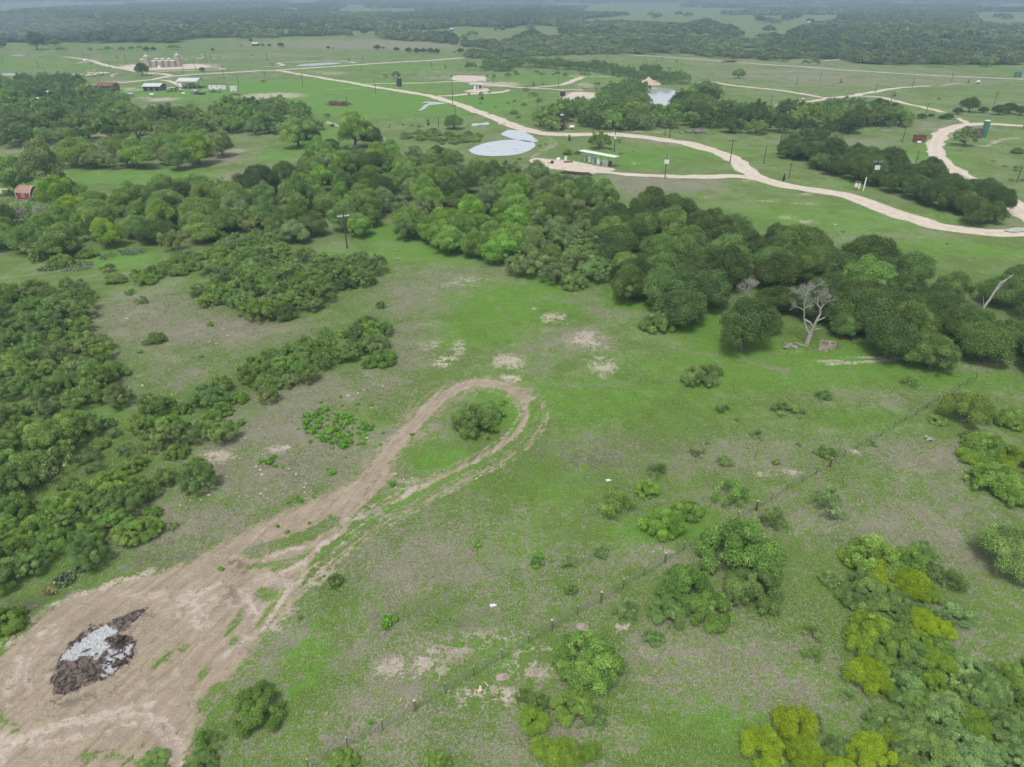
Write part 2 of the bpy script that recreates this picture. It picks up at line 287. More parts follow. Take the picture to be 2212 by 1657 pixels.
for r, pts, wd, am in (('Z2', [(600,780),(750,768),(900,758)], 3, .7), ('Z2', [(1380,605),(1500,592),(1640,580)], 2.5, .6), ('Z3', [(0,880),(120,865),(220,855)], 2.5, .6), ('Z7', [(330,330),(380,370),(350,405),(260,440),(200,475),(170,500)], 1.1, .8),
                      ('Z7', [(310,320),(345,355),(320,400),(230,440),(180,480)], .8, .6), ('Z4', [(690,712),(850,740),(1000,762)], 1.5, .5), ('Z4', [(1510,738),(1640,722)], 5, .8), ('Z4', [(150,625),(240,605)], 3, .6),
                      ('Z7', [(1110,268),(1240,262),(1400,250)], 2, .6), ('Z8', [(1510,355),(1640,370),(1800,392),(1900,395),(2000,345),(2100,335),(2212,330)], 2.5, .75), ('Z8', [(1000,800),(1100,812),(1250,850)], 1.4, .6),
                      ('Z3', [(820,705),(920,712),(1000,705)], 3, .8), ('Z3', [(730,455),(900,475),(1100,480)], 2, .3), ('Z4', [(80,910),(40,915)], 3, .5), ('Z1', [(280,600),(400,618),(480,615)], 3, .5),
                      ('Z1', [(860,705),(960,700),(1060,705)], 4, .7), ('Z3', [(430,995),(540,990),(640,995)], 3, .7), ('Z7', [(440,130),(560,125),(650,130)], 4, .7), ('Z2', [(1200,1045),(1400,1035)], 3, .2), ('Z6', [(1560,395),(1700,385),(1850,360)], 4, .5)):
    stroke('pale', cv(r, *pts), wd, am, .6)
NEARW = None
def masks(X, Y):
    M = {k: np.zeros(X.shape, np.float32) for k in ('dry', 'lush', 'dirt', 'pale', 'dark', 'veg')}
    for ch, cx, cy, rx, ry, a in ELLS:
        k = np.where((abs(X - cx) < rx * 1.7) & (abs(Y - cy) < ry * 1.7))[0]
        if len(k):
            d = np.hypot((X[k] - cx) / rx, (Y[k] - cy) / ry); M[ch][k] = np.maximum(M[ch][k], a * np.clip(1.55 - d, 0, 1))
    for ch, P, soft, a in POLY:
        A = np.array(P); k = np.where((X > A[:, 0].min() - 9) & (X < A[:, 0].max() + 9) & (Y > A[:, 1].min() - 9) & (Y < A[:, 1].max() + 9))[0]
        if len(k):
            d = segdist(X[k], Y[k], P, True); s = np.where(inpoly(X[k], Y[k], P), -d, d)
            M[ch][k] = np.maximum(M[ch][k], a * np.clip(.5 - s / (2 * soft), 0, 1))
    for ch, P, hw, a, soft in STRK:
        e = hw + soft + 1; k = np.where((X > P[:, 0].min() - e) & (X < P[:, 0].max() + e) & (Y > P[:, 1].min() - e) & (Y < P[:, 1].max() + e))[0]
        if len(k): M[ch][k] = np.maximum(M[ch][k], a * np.clip(.5 - (segdist(X[k], Y[k], P[::2] if len(P) > 8 else P) - hw) / (2 * soft), 0, 1))
    M['dirt'] = np.clip(M['dirt'] - M['veg'], 0, 1); M['pale'] = np.clip(M['pale'] - M['veg'], 0, 1)
    return M
def relief(X, Y):
    r = np.hypot(X, Y); f = np.clip((125 - r) / 25, 0, 1)
    return f * ((fbm(X * .35, Y * .35, 5, 3) - .5) * .35 + (fbm(X * 1.6, Y * 1.6, 9, 2) - .5) * .1)
rr = np.concatenate([[.5, 4, 9, 14], 17 * np.exp(np.arange(0, math.log(135 / 17), .0037)), 135 * np.exp(np.arange(0.0037, math.log(16000 / 135), .0068)), [19000]])
aa = np.concatenate([np.linspace(-math.pi, -R_(50), 24)[:-1], np.linspace(-R_(50), R_(50), 520), np.linspace(R_(50), math.pi, 24)[1:]])
RG, AG = np.meshgrid(rr, aa, indexing='ij'); GX = (RG * np.sin(AG)).ravel(); GY = (RG * np.cos(AG)).ravel()
GM = masks(GX, GY)
b = NB("soil_and_pasture"); P0 = b.coord()
A = {k: b.attr(k) for k in GM}
T_ = at(815, 1015) - at(420, 1400); TA = math.atan2(T_[1], T_[0])
mp = b.n("Mapping", {'Rotation': (0, 0, -TA), 'Scale': (.16, 1.0, 1.0)}, vector_type='POINT'); q_ = b.n("Mapping", {'Rotation': (0, 0, -TA)}); b.put(q_.inputs['Vector'], P0); q2 = b.n("VectorMath", operation='MULTIPLY'); b.put(q2.inputs[0], q_.outputs[0]); q2.inputs[1].default_value = (.14, 1, 1)
b.t.nodes.remove(mp); SV = q2.outputs[0]
N_ = lambda sc_, de=4, ro=.65, ds=.4, lo=.3, hi=.7, vec=None: b.ramp(b.noise(sc_, de, ro, P0 if vec is None else vec, ds), lo, hi)
big = N_(.012, 3, .55); med = N_(.075, 4, .62, .8, .34, .66); m2 = N_(.28, 4, .65, .6, .32, .68); fin = N_(1.05, 4, .7, .5); mic = N_(4.2, 4, .75, .3, .32, .68); mi2 = N_(9.0, 3, .7, .3, .33, .67); stk = N_(1.4, 5, .7, .25, .33, .67, SV)
cen = lambda v, k: b.math('MULTIPLY', b.math('SUBTRACT', v, .5), k)
add = lambda *a: a[0] if len(a) == 1 else b.math('ADD', a[0], add(*a[1:]))
lu = add(A['lush'], cen(m2, .7), cen(fin, .35), cen(med, .5))
g0 = b.mix(med, (.098, .145, .038, 1), (.138, .238, .042, 1)); g0 = b.mix(b.math('MULTIPLY', m2, .6), g0, (.115, .205, .042, 1))
g0 = b.mix(b.ramp(lu, .12, .75), g0, (.106, .272, .024, 1))
g0 = b.mix(b.math('MULTIPLY', fin, .45), g0, (.075, .125, .036, 1)); g0 = b.mix(b.math('MULTIPLY', mic, .42), g0, (.205, .32, .068, 1)); g0 = b.mix(b.ramp(mi2, .55, 1, 0, .55), g0, (.05, .085, .028, 1))
th = b.mix(mic, (.14, .12, .092, 1), (.31, .272, .222, 1)); th = b.mix(b.math('MULTIPLY', m2, .55), th, (.19, .20, .125, 1)); th = b.mix(b.ramp(mi2, .5, 1, 0, .6), th, (.42, .375, .31, 1))
tv = add(cen(fin, .75), cen(mic, .75), cen(m2, .6), cen(med, .5), cen(big, .25), cen(mi2, .25), b.math('MULTIPLY', A['dry'], .72), b.math('MULTIPLY', A['lush'], -.42), .02)
c = b.mix(b.ramp(tv, .0, .62, 0, .93), g0, th)
bn = add(cen(fin, 1.0), cen(mic, .6), cen(m2, .9))
soil = b.mix(stk, (.265, .218, .155, 1), (.43, .36, .27, 1)); soil = b.mix(b.math('MULTIPLY', m2, .4), soil, (.38, .30, .225, 1)); soil = b.mix(b.math('MULTIPLY', mic, .4), soil, (.25, .19, .14, 1)); soil = b.mix(b.ramp(add(fin, cen(stk, .8)), .85, 1.2, 0, .6), soil, (.15, .20, .07, 1))
c = b.mix(b.ramp(add(A['dirt'], cen(fin, .45), cen(mic, .35), cen(stk, .3)), .32, .68), c, soil)
sand = b.mix(fin, (.42, .355, .295, 1), (.56, .485, .41, 1)); sand = b.mix(b.math('MULTIPLY', mic, .4), sand, (.36, .30, .24, 1))
c = b.mix(b.ramp(add(b.math('MULTIPLY', A['pale'], 1.18), bn), .42, 1.12, 0, .92), c, sand)
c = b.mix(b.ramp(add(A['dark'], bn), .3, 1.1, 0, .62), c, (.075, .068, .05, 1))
hb = b.math('ADD', b.math('MULTIPLY', fin, .6), b.math('MULTIPLY', mic, .4))
ground_m = b.surf(c, .95, 0, hb, .7, .12, .15)
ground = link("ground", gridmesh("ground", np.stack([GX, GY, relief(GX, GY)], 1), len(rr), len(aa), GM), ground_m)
tag(ground, kind='structure'); ground['label'] = 'mottled green and dry brown pasture reaching to the horizon'
# ------------------------------------------------------------------ pale caliche roads: sheets just above the ground
b = NB("caliche"); P0 = b.coord(); ac = b.attr('across')
n1 = b.noise(.5, 4, .6, P0); n2 = b.noise(.06, 3, .5, P0); n3 = b.noise(4, 3, .6, P0)
c = b.mix(b.ramp(n1, .3, .7), (.47, .40, .32, 1), (.60, .53, .44, 1)); c = b.mix(b.ramp(n2, .5, .8, 0, .5), c, (.60, .545, .48, 1))
rut = b.math('ABSOLUTE', b.math('SUBTRACT', b.math('ABSOLUTE', ac), .48)); c = b.mix(b.ramp(rut, .0, .3, .35, 0), c, (.66, .58, .49, 1))
c = b.mix(b.ramp(b.math('ADD', b.math('ABSOLUTE', ac), b.math('MULTIPLY', b.math('SUBTRACT', n3, .5), .6)), .86, 1.12, 0, .85), c, (.21, .25, .11, 1))
road_m = b.surf(c, .95, 0, n3, .3, .05, .1)
RZ = [0]
def road(pts, width, label, smooth=True):
    P = catmull([np.array(p) for p in W(pts)], 1.6); d = np.hypot(P[:, 0], P[:, 1])
    t = np.gradient(P, axis=0); t /= np.linalg.norm(t, axis=1)[:, None] + 1e-9; nrm = np.stack([-t[:, 1], t[:, 0]], 1)
    wd_k = .86; s = np.arange(len(P)) * 1.6; RZ[0] += 1; z = .012 + .005 * RZ[0]
    wd = np.interp(np.linspace(0, 1, len(P)), np.linspace(0, 1, len(width)), width) if hasattr(width, '__len__') else np.full(len(P), width); wd = wd * wd_k
    cols = (-1, -.75, -.48, -.2, .2, .48, .75, 1); V = []; ac = []
    for j, u in enumerate(cols):
        jit = (vnoise(s * .25, s * 0 + 7.3 * j, 11) - .5) * (1.7 if abs(u) == 1 else .3) + (vnoise(s * .05, s * 0 + 3, 5) - .5) * .8
        V.append(np.stack([P[:, 0] + nrm[:, 0] * (u * wd / 2 + jit), P[:, 1] + nrm[:, 1] * (u * wd / 2 + jit), np.full(len(P), z)], 1)); ac.append(np.full(len(P), u))
    V = np.stack(V, 1).reshape(-1, 3); ac = np.stack(ac, 1).reshape(-1)
    o = link("dirt_road", gridmesh("dirt_road", V, len(P), len(cols), {'across': ac}), road_m)
    tag(o, label, kind='structure'); return o
Z = cv
road(Z('Z2', (-40,612),(60,610),(220,612),(330,634),(480,658),(640,685),(800,710),(950,738),(1060,757),(1240,785),(1420,815),(1540,838),(1640,872),(1760,905),(1900,960),(2040,1010),(2200,1080)) + Z('Z7', (120,258),(300,293),(480,300),(700,297),(900,300),(1100,318),(1300,345),(1500,375),(1700,428),(1850,478),(1950,535),(2010,595),(2100,655),(2212,700)) + Z('Z8', (150,738),(300,764),(500,792),(700,832),(850,882),(950,930),(1100,982),(1300,1036)) + Z('Y3', (1700,172),(1900,198),(2060,210),(2212,206),(2420,190)),
     [5.5, 6, 6.5, 7, 7, 8, 9, 8, 8, 8], 'wide pale dirt road winding across the pasture')
road(Z('Z7', (740,625),(850,628),(1000,645),(1300,657),(1700,662),(1900,655),(2060,672),(2200,700)), [5, 5, 5.5, 6, 7], 'pale spur road to the roofed tank pad')
road(Z('Z8', (2500,225),(2212,223),(2000,213),(1850,208),(1700,217),(1600,236),(1510,280),(1465,330),(1450,410),(1470,490),(1545,562),(1640,622),(1750,690),(1880,765),(2050,862),(2140,935),(2240,1010),(2330,1100)), 7, 'pale loop road round the green tank')
road(Z('Z8', (1630,155),(1680,180),(1730,205)), 4, 'short spur road under the dark oaks')
road(Z('Z4', (-40,762),(0,768),(200,795),(350,820),(500,845),(650,838),(760,825),(900,797),(1050,770),(1250,750),(1400,743)), [5, 5, 6, 5, 4], 'pale track crossing the right hand pasture')
road(Z('Z4', (740,828),(950,838),(1050,857),(1200,897),(1400,942),(1518,972)), 5, 'pale track running down to the dark oaks')
road(Z('Z4', (510,850),(400,872),(300,886),(180,898),(75,914)), 5, 'pale track branching left behind the pond trees')
road(Z('Z3', (1735,710),(1900,737),(2250,775)), 5.5, 'pale track starting right of the pond')
road(Z('Z2', (180,606),(600,579),(900,559),(1200,539),(1500,522),(1800,500),(2212,472)) + Z('Z3', (300,453),(500,442),(690,438)), [7, 8, 9, 9], 'long straight pale road across the far pasture')
road(Z('Z3', (690,448),(1000,472),(1300,492),(1600,512),(1900,537)) + Z('Z4', (0,560),(300,577),(600,602),(850,617),(1200,640),(1500,657),(1800,670),(2250,688)), 5, 'thin far road along the fence line')
road(Z('Z1', (745,736),(1000,718),(1200,700),(1330,686),(1450,662),(1560,654),(1750,640),(2000,626),(2212,614)) + Z('Z2', (60,611)), [5, 6, 7, 7, 7], 'pale road past the barns and the tank battery')
road(Z('Z1', (545,490),(640,500),(760,518),(850,545),(960,575),(1080,597),(1200,620),(1300,636),(1400,640),(1480,655)), [4, 5, 7, 7, 6], 'pale road from the upper left pasture to the tanks')
road(Z('Z1', (1290,634),(1400,620),(1600,610),(1900,602),(1930,595),(1860,586),(1700,592)), 4, 'loop track right of the tank battery')
road(Z('Z1', (1380,692),(1450,700),(1530,722),(1570,755)), 5, 'short drive to the open shelter')
road(Z('Z1', (1070,790),(1150,785),(1250,775),(1400,765),(1500,755)), 4, 'drive between the white roofed barn and scrap')
road(Z('Z2', (80,578),(190,573),(232,562),(190,548),(260,540),(500,530),(760,530),(860,545)), 4, 'loop track round the shallow far pond')
road(Z('Z2', (940,724),(1200,722),(1500,716),(1700,707),(1900,715),(2000,730),(2250,755)) + Z('Z3', (180,762),(400,775),(520,777),(640,782)), [4, 4, 5, 5, 4], 'pale track past the dark tank to the pump sheds')
road(Z('Z2', (1570,832),(1700,828),(1850,812),(2000,806),(2120,795),(2200,778)), [6, 6, 9, 7, 4], 'pale pad road below the small white roof')
road(Z('Z3', (200,758),(330,745),(430,733),(520,703),(615,666)), [5, 5, 7, 6], 'pale track forking up the scrub')
road(Z('Z3', (420,655),(600,663),(830,663),(1040,668)), 3.5, 'thin track below the far thicket row')
road(Z('Z4', (455,488),(560,490),(625,502),(600,515),(480,526)), 4, 'small hooked track at the foot of the far wood')
# ------------------------------------------------------------------ water
b = NB("still_water"); P0 = b.coord(); wv = b.noise(1.3, 2, .5, P0); al = b.noise(.35, 4, .65, P0)
wc = b.mix(b.ramp(al, .55, .72), (.50, .53, .56, 1), (.30, .34, .27, 1))  # white sky reflection is put into the pale base colour
wm = b.surf(wc, .06, 0, wv, .04, .02, .9)
b = NB("sky_pale_water"); P0 = b.coord(); wc = b.mix(b.ramp(b.noise(.4, 4, .6, P0), .4, .7), (.46, .48, .48, 1), (.28, .32, .26, 1)); wm2 = b.surf(wc, .1, 0, b.noise(1.3, 2, .5, P0), .05, .02, .8)  # base colour lightened to stand for reflected sky
def water(pts, label, z=.05, mat=wm, jit=.5, name="pond"):
    w_ = W(pts); P = catmull([np.array(p) for p in w_ + [w_[0]]], 1.5)[:-1]
    c0 = P.mean(0); k = np.arange(len(P)); P = P + (P - c0) / (np.linalg.norm(P - c0, axis=1)[:, None] + .1) * ((fbm(P[:, 0] * .35, P[:, 1] * .35, 3) - .5) * 2 * jit)[:, None]
    me = bpy.data.meshes.new(name); me.from_pydata([(x, y, z) for x, y in P], [], [tuple(range(len(P)))]); me.update()
    return tag(link(name, me, mat), label, kind='structure')
def pad(pts, label): water(pts, label, .006 + .001 * RZ[0], road_m, .7, 'gravel_pad'); RZ[0] += 1
RZ[0] = 0
pad(Z('Z7', (150,520),(210,500),(300,512),(470,520),(620,545),(760,575),(880,592),(870,612),(700,634),(500,612),(330,592),(210,572)), 'pale gravel pad under the long roofed tanks')
pad(Z('Z1', (1030,575),(1190,558),(1300,575),(1560,560),(1700,552),(1820,572),(1700,592),(1400,602),(1240,607),(1100,596)), 'pale gravel pad round the beige tank battery')
pad(Z('Z3', (430,850),(520,800),(600,795),(700,800),(760,800),(740,850),(650,850),(560,868),(460,865)), 'bare pale ground left of the pond thicket')
pad(Z('Z2', (1675,685),(1720,655),(1800,652),(1980,662),(1960,690),(1900,705),(1760,700)), 'salty pale pad above the small white roof')
pad(Z('Z2', (1790,790),(1850,775),(1960,760),(2010,770),(2000,790),(1900,800)), 'pale pad at the small white roof')
pad(Z('Z3', (650,880),(720,880),(725,915),(690,915),(655,900)), 'small bare pale spot left of the pond thicket')
water([(1012,325),(1030,315),(1060,307),(1095,303),(1125,303),(1152,308),(1155,318),(1135,330),(1105,336),(1060,338),(1025,334)], 'pale still stock pond beside the road', .13, wm, .4)
water(Z('Z7', (-40,262),(30,262),(90,272),(150,300),(195,330),(232,362),(150,366),(60,350),(-30,330),(-90,300)), 'weedy shallow pond between stock pond and road', .13, wm, .8)
water(Z('Z3', (1165,765),(1230,756),(1330,765),(1420,790),(1485,828),(1450,850),(1380,868),(1355,915),(1270,905),(1185,888),(1172,820)), 'pond in the thicket below the sand heap', .13, wm, .6)
water(Z('Z2', (335,572),(400,557),(560,546),(690,541),(735,548),(650,560),(520,570),(420,574)), 'long shallow pond in the far pasture', .15, wm2, .5)
water(Z('Z2', (1395,960),(1430,935),(1450,912),(1490,895),(1430,888),(1480,880),(1560,884),(1640,892),(1600,902),(1500,912),(1470,935),(1430,955)), 'thin winding creek beside the road', .12, wm2, .2, 'creek')
water(Z('Z6', (1860,225),(1875,205),(1920,202),(1960,200),(2005,192),(2015,212),(1980,222),(1930,218),(1900,230)), 'shallow puddle of grey water near the road', .12, wm2, .6, 'puddle')
water(Z('Z6', (2105,205),(2150,198),(2160,212),(2120,214)), 'small pale puddle on the road edge', .12, wm2, .3, 'puddle')
water(Z('Z1', (-40,650),(60,636),(190,640),(120,655)), 'pale pond strip at the far left', .12, wm2, .3)
water(Z('Z1', (80,485),(140,474),(230,474),(160,484)), 'thin pale pond strip in the upper left pasture', .12, wm2, .3)
water(Z('Z8', (965,268),(1000,260),(1080,264),(1090,272),(1000,278)), 'small puddle in the lush patch', .12, wm2, .3, 'puddle')
water(Z('Z8', (1645,648),(1680,648),(1720,668),(1690,674),(1655,660)), 'puddle on the edge of the loop road', .12, wm2, .3, 'puddle')
water(Z('Y3', (2080,195),(2150,185),(2212,192),(2212,204),(2120,206)), 'wet puddle where the roads meet at right', .2, wm2, .3, 'puddle')
# ================================================================== TREES, BUSHES, WEEDS
def leafmat(name, dark, light, hi):
    b = NB(name); oc = b.n("ObjectInfo").outputs['Color']; tv = b.attr('tv')
    c = b.mix(b.ramp(tv, 0, 1), dark, light); c = b.mix(b.ramp(tv, .82, 1.0, 0, .7), c, hi); c = b.mix(1.0, c, oc, 'MULTIPLY')
    d = b.n("BsdfDiffuse", {'Color': c}); t = b.n("BsdfTranslucent", {'Color': c}); m = b.n("MixShader", {'Fac': .34})
    b.t.links.new(d.outputs[0], m.inputs[1]); b.t.links.new(t.outputs[0], m.inputs[2]); b.t.links.new(m.outputs[0], b.out.inputs['Surface']); return b.m
leaf_m = leafmat("foliage", (.14, .215, .078, 1), (.30, .425, .135, 1), (.44, .58, .21, 1))
def barkmat(name, a_, b_):
    b = NB(name); P0 = b.n("TexCoord").outputs['Object']; return b.surf(b.mix(b.ramp(b.noise(9, 4, .6, P0), .3, .7), a_, b_), .9, 0, b.noise(14, 3, .6, P0), .4, .02)
bark_m = barkmat("bark", (.085, .068, .052, 1), (.19, .16, .13, 1)); dead_m = barkmat("grey_dead_wood", (.22, .2, .19, 1), (.44, .41, .39, 1))
def unit(v): return v / (np.linalg.norm(v, axis=-1, keepdims=True) + 1e-9)
def leaves(r, lobes, N, leaf, zsq=1.0, rough=.8, depth=.35, droop=0.0, keep=.22, up=.5, jit=.22):
    """leaf faces spread over the skins of many lobes, a few also inside"""
    C = np.array([l[:3] for l in lobes]); Rd = np.array([l[3] for l in lobes]); lt = np.array([l[4] for l in lobes])
    k = r.choice(len(C), N * 2, p=Rd ** 2 / (Rd ** 2).sum()); d = unit(r.normal(size=(N * 2, 3))); d[:, 2] = np.where((d[:, 2] < -.35) & (r.random(N * 2) < .75), -d[:, 2], d[:, 2])
    rad = Rd[k] * (1 - depth * r.random(N * 2) ** 2.2) * (1 + jit * r.normal(size=N * 2))
    P = C[k] + d * rad[:, None] * np.array([1, 1, zsq])
    ins = np.zeros(N * 2, bool)
    for j in range(len(C)):
        q = (P - C[j]) / np.array([1, 1, zsq]); ins |= (np.einsum('ij,ij->i', q, q) < (Rd[j] * .74) ** 2) & (k != j)
    ok = (~ins) | (r.random(N * 2) < keep); ok &= P[:, 2] > .02
    P, d, k = P[ok][:N], d[ok][:N], k[ok][:N]; n = len(P)
    nn = unit(d + r.normal(size=(n, 3)) * rough + np.array([0, 0, up])); t = unit(np.cross(nn, r.normal(size=(n, 3)))); bt = np.cross(nn, t)
    t[:, 2] -= droop; s = leaf * (.55 + .9 * r.random(n))[:, None]; a = s * .95; c = s * .5
    Q = np.stack([P - t * a, P - bt * c, P + t * a, P + bt * c], 1)
    tv = np.clip(lt[k] + .24 * r.normal(size=n), 0, 1)
    return Q, tv
def lobeset(r, kind):
    L = []; p1, p2 = r.random(2) * 6.283; w1, w2 = r.uniform(.08, .2), r.uniform(.06, .16)
    wob = lambda a: 1 + w1 * math.sin(2 * a + p1) + w2 * math.sin(3 * a + p2)
    if kind == 'oak':
        for i in range(74):
            d = unit(r.normal(size=3)); d[2] = abs(d[2]) * 1.0 - .28; q = .5 + .36 * r.random(); s = .11 + .18 * r.random(); q *= wob(math.atan2(d[1], d[0]))
            L.append((d[0] * q, d[1] * q, .66 + d[2] * .46 * r.uniform(.8, 1.25), s, r.normal(.45, .16)))
        L.append((0, 0, .7, .5, .3))
    elif kind == 'elm':
        for i in range(78):
            d = unit(r.normal(size=3)); d[2] = abs(d[2]) * 1.2 - .5; q = (.42 + .38 * r.random()) * (1 - .25 * max(d[2], 0)); s = .1 + .17 * r.random(); q *= wob(math.atan2(d[1], d[0]))
            L.append((d[0] * q, d[1] * q, .85 + d[2] * .7 * r.uniform(.8, 1.2), s, r.normal(.5, .2)))
        L.append((0, 0, .85, .5, .3))
    elif kind == 'mesq':
        for i in range(72):
            a = r.random() * 6.283; q = .9 * math.sqrt(r.random()); s = .07 + .13 * r.random() ** 1.3
            L.append((math.cos(a) * q, math.sin(a) * q, .42 + .42 * (1 - q * q) * (.6 + .6 * r.random()) + .12 * r.normal(), s, r.normal(.5, .2)))
    elif kind == 'bush':
        off = r.normal(size=2) * .1
        for i in range(70):
            a = r.random() * 6.283; q = .9 * math.sqrt(r.random()); s = .08 + .14 * r.random() ** 1.3
            L.append((math.cos(a) * q + off[0], math.sin(a) * q * .9 + off[1], .12 + .62 * (1 - q * q * 1.1) * (.55 + .55 * r.random()), s, r.normal(.5, .2)))
    elif kind == 'sparse':
        for i in range(24):
            a = r.random() * 6.283; q = .8 * math.sqrt(r.random()); s = .1 + .12 * r.random()
            L.append((math.cos(a) * q, math.sin(a) * q, .2 + .6 * (1 - q * .7) * r.random() + .1, s, r.normal(.5, .22)))
    elif kind == 'vine':
        for i in range(34):
            a = r.random() * 6.283; q = .8 * math.sqrt(r.random()); s = .14 + .16 * r.random()
            L.append((math.cos(a) * q, math.sin(a) * q, .2 + .34 * (1 - q * q) + .08 * r.random(), s, r.normal(.5, .12)))
    elif kind == 'weed':
        for i in range(7):
            a = r.random() * 6.283; q = .5 * math.sqrt(r.random()); L.append((math.cos(a) * q, math.sin(a) * q, .3 + .25 * r.random(), .3 + .12 * r.random(), r.normal(.55, .15)))
    return L
SPEC = {'oak': (34000, .025, 1.0, .65, .35, 0, .15, .5, .17), 'elm': (34000, .024, .95, .65, .35, .05, .15, .5, .18), 'mesq': (20000, .024, .8, .7, .4, .05, .1, .6, .2), 'bush': (24000, .023, .95, .65, .3, .0, .06, .55, .17),
        'sparse': (3600, .034, .9, 1.0, .7, .1, .5), 'vine': (20000, .022, .95, .7, .25, .25, .08, .5, .13), 'weed': (700, .12, .8, .7, .4, 0, .3)}
def trunkmesh(r, kind, lobes):
    m = MB(); tops = [l for l in lobes if l[3] < .45]
    if kind in ('oak', 'elm'):
        zf = .38 if kind == 'oak' else .34; lean = r.normal(size=2) * .04
        m.tube([(0, 0, -.04), (lean[0] * .5, lean[1] * .5, zf * .5), (lean[0], lean[1], zf)], [.085, .062, .055], 7); base = (lean[0], lean[1], zf * .95); nb = 9; rb = .036
    elif kind == 'mesq':
        m.tube([(0, 0, -.04), (.03, .02, .2)], [.07, .05], 6); base = (.03, .02, .17); nb = 9; rb = .03
    else: base = (0, 0, -.02); nb = 8; rb = .022
    for l in [tops[i] for i in r.choice(len(tops), min(nb, len(tops)), replace=False)]:
        p = np.array(base); e = np.array(l[:3]); mid = p * .5 + e * .5 + r.normal(size=3) * .05; mid[2] -= .04
        m.tube([p, mid, e], [rb, rb * .65, rb * .25], 5)
    return m
PROTO = {}
def protos(kind, n, seed):
    sp = SPEC[kind]; out = []
    for i in range(n):
        r = np.random.default_rng(seed + i); L = lobeset(r, kind)
        Q, tv = leaves(r, L, sp[0], sp[1], sp[2], *sp[3:])
        me = quads(kind + "_crown", Q, {'tv': tv}); me.materials.append(leaf_m)
        tm = None
        if kind != 'weed':
            tb = trunkmesh(r, kind, L); tm = bpy.data.meshes.new(kind + "_trunk"); tm.from_pydata(tb.v, [], tb.f); tm.materials.append(bark_m)
        out.append((me, tm))
    PROTO[kind] = out
for k_, n_, s_ in (('oak', 7, 100), ('elm', 7, 200), ('mesq', 7, 300), ('bush', 8, 400), ('sparse', 4, 500), ('vine', 5, 600), ('weed', 4, 700)): protos(k_, n_, s_)
HR = {'oak': 1.12, 'elm': 1.5, 'mesq': .95, 'bush': .85, 'sparse': .85, 'vine': .8, 'weed': .75}     # height / crown radius
NAMES = {'oak': 'oak_tree', 'elm': 'broadleaf_tree', 'mesq': 'mesquite_tree', 'bush': 'bush', 'sparse': 'thin_shrub', 'vine': 'vine_covered_shrub', 'weed': 'weed_clump'}
CATS = {'oak': 'tree', 'elm': 'tree', 'mesq': 'mesquite', 'bush': 'bush', 'sparse': 'shrub', 'vine': 'vine shrub', 'weed': 'weed'}
TINT = {'deep': (.74, .82, .70), 'dark': (.52, .57, .52), 'mid': (1.0, 1.06, .86), 'green': (1.02, 1.16, .80), 'bright': (1.0, 1.24, .68), 'vivid': (.8, 1.2, .5), 'grey': (1.08, 1.02, 1.15), 'pale': (1.3, 1.34, 1.4), 'yellow': (1.45, 1.40, .36), 'lime': (1.18, 1.25, .55), 'olive': (.98, 1.0, .75), 'bluish': (1.0, 1.06, .98)}
TWORD = {'deep': 'deep green', 'vivid': 'bright green', 'dark': 'dark green', 'mid': 'mid green', 'green': 'fresh green', 'bright': 'bright green', 'grey': 'grey green', 'pale': 'pale silvery green', 'yellow': 'yellow green', 'lime': 'lime green', 'olive': 'olive green', 'bluish': 'cool green'}
NOUN = {'oak': 'round oak', 'elm': 'leafy tree', 'mesq': 'mesquite', 'bush': 'bush', 'sparse': 'thin shrub', 'vine': 'vine-smothered shrub', 'weed': 'weed clump'}
PLANTS = []   # (x, y, radius, kind, tint, label, group, height factor)
def plant(x, y, rad, kind, tint, label, group, hf=1.0):
    PLANTS.append([x, y, rad, kind, tint, label, group, hf])
def one(r, x, y, wpx, kind, tint, label, group=None, hf=1.0):
    """a plant read from the survey: centre of its crown and its width"""
    (vx, vy), = cv(r, (x, y)); wv = wpx * sc(r) * (1.13 if vy > 600 else 1.2 if kind != 'weed' and vy > 270 else 1.0); rad = wv * mpp(vx, vy) / 2
    for _ in range(3):
        z = rad * HR[kind] * hf * .52; p = at(vx, vy, z); rad = wv / 2 * ((CAM_H - z) / -ray(vx, vy)[2])
    plant(p[0], p[1], rad, kind, tint, label, group, hf)
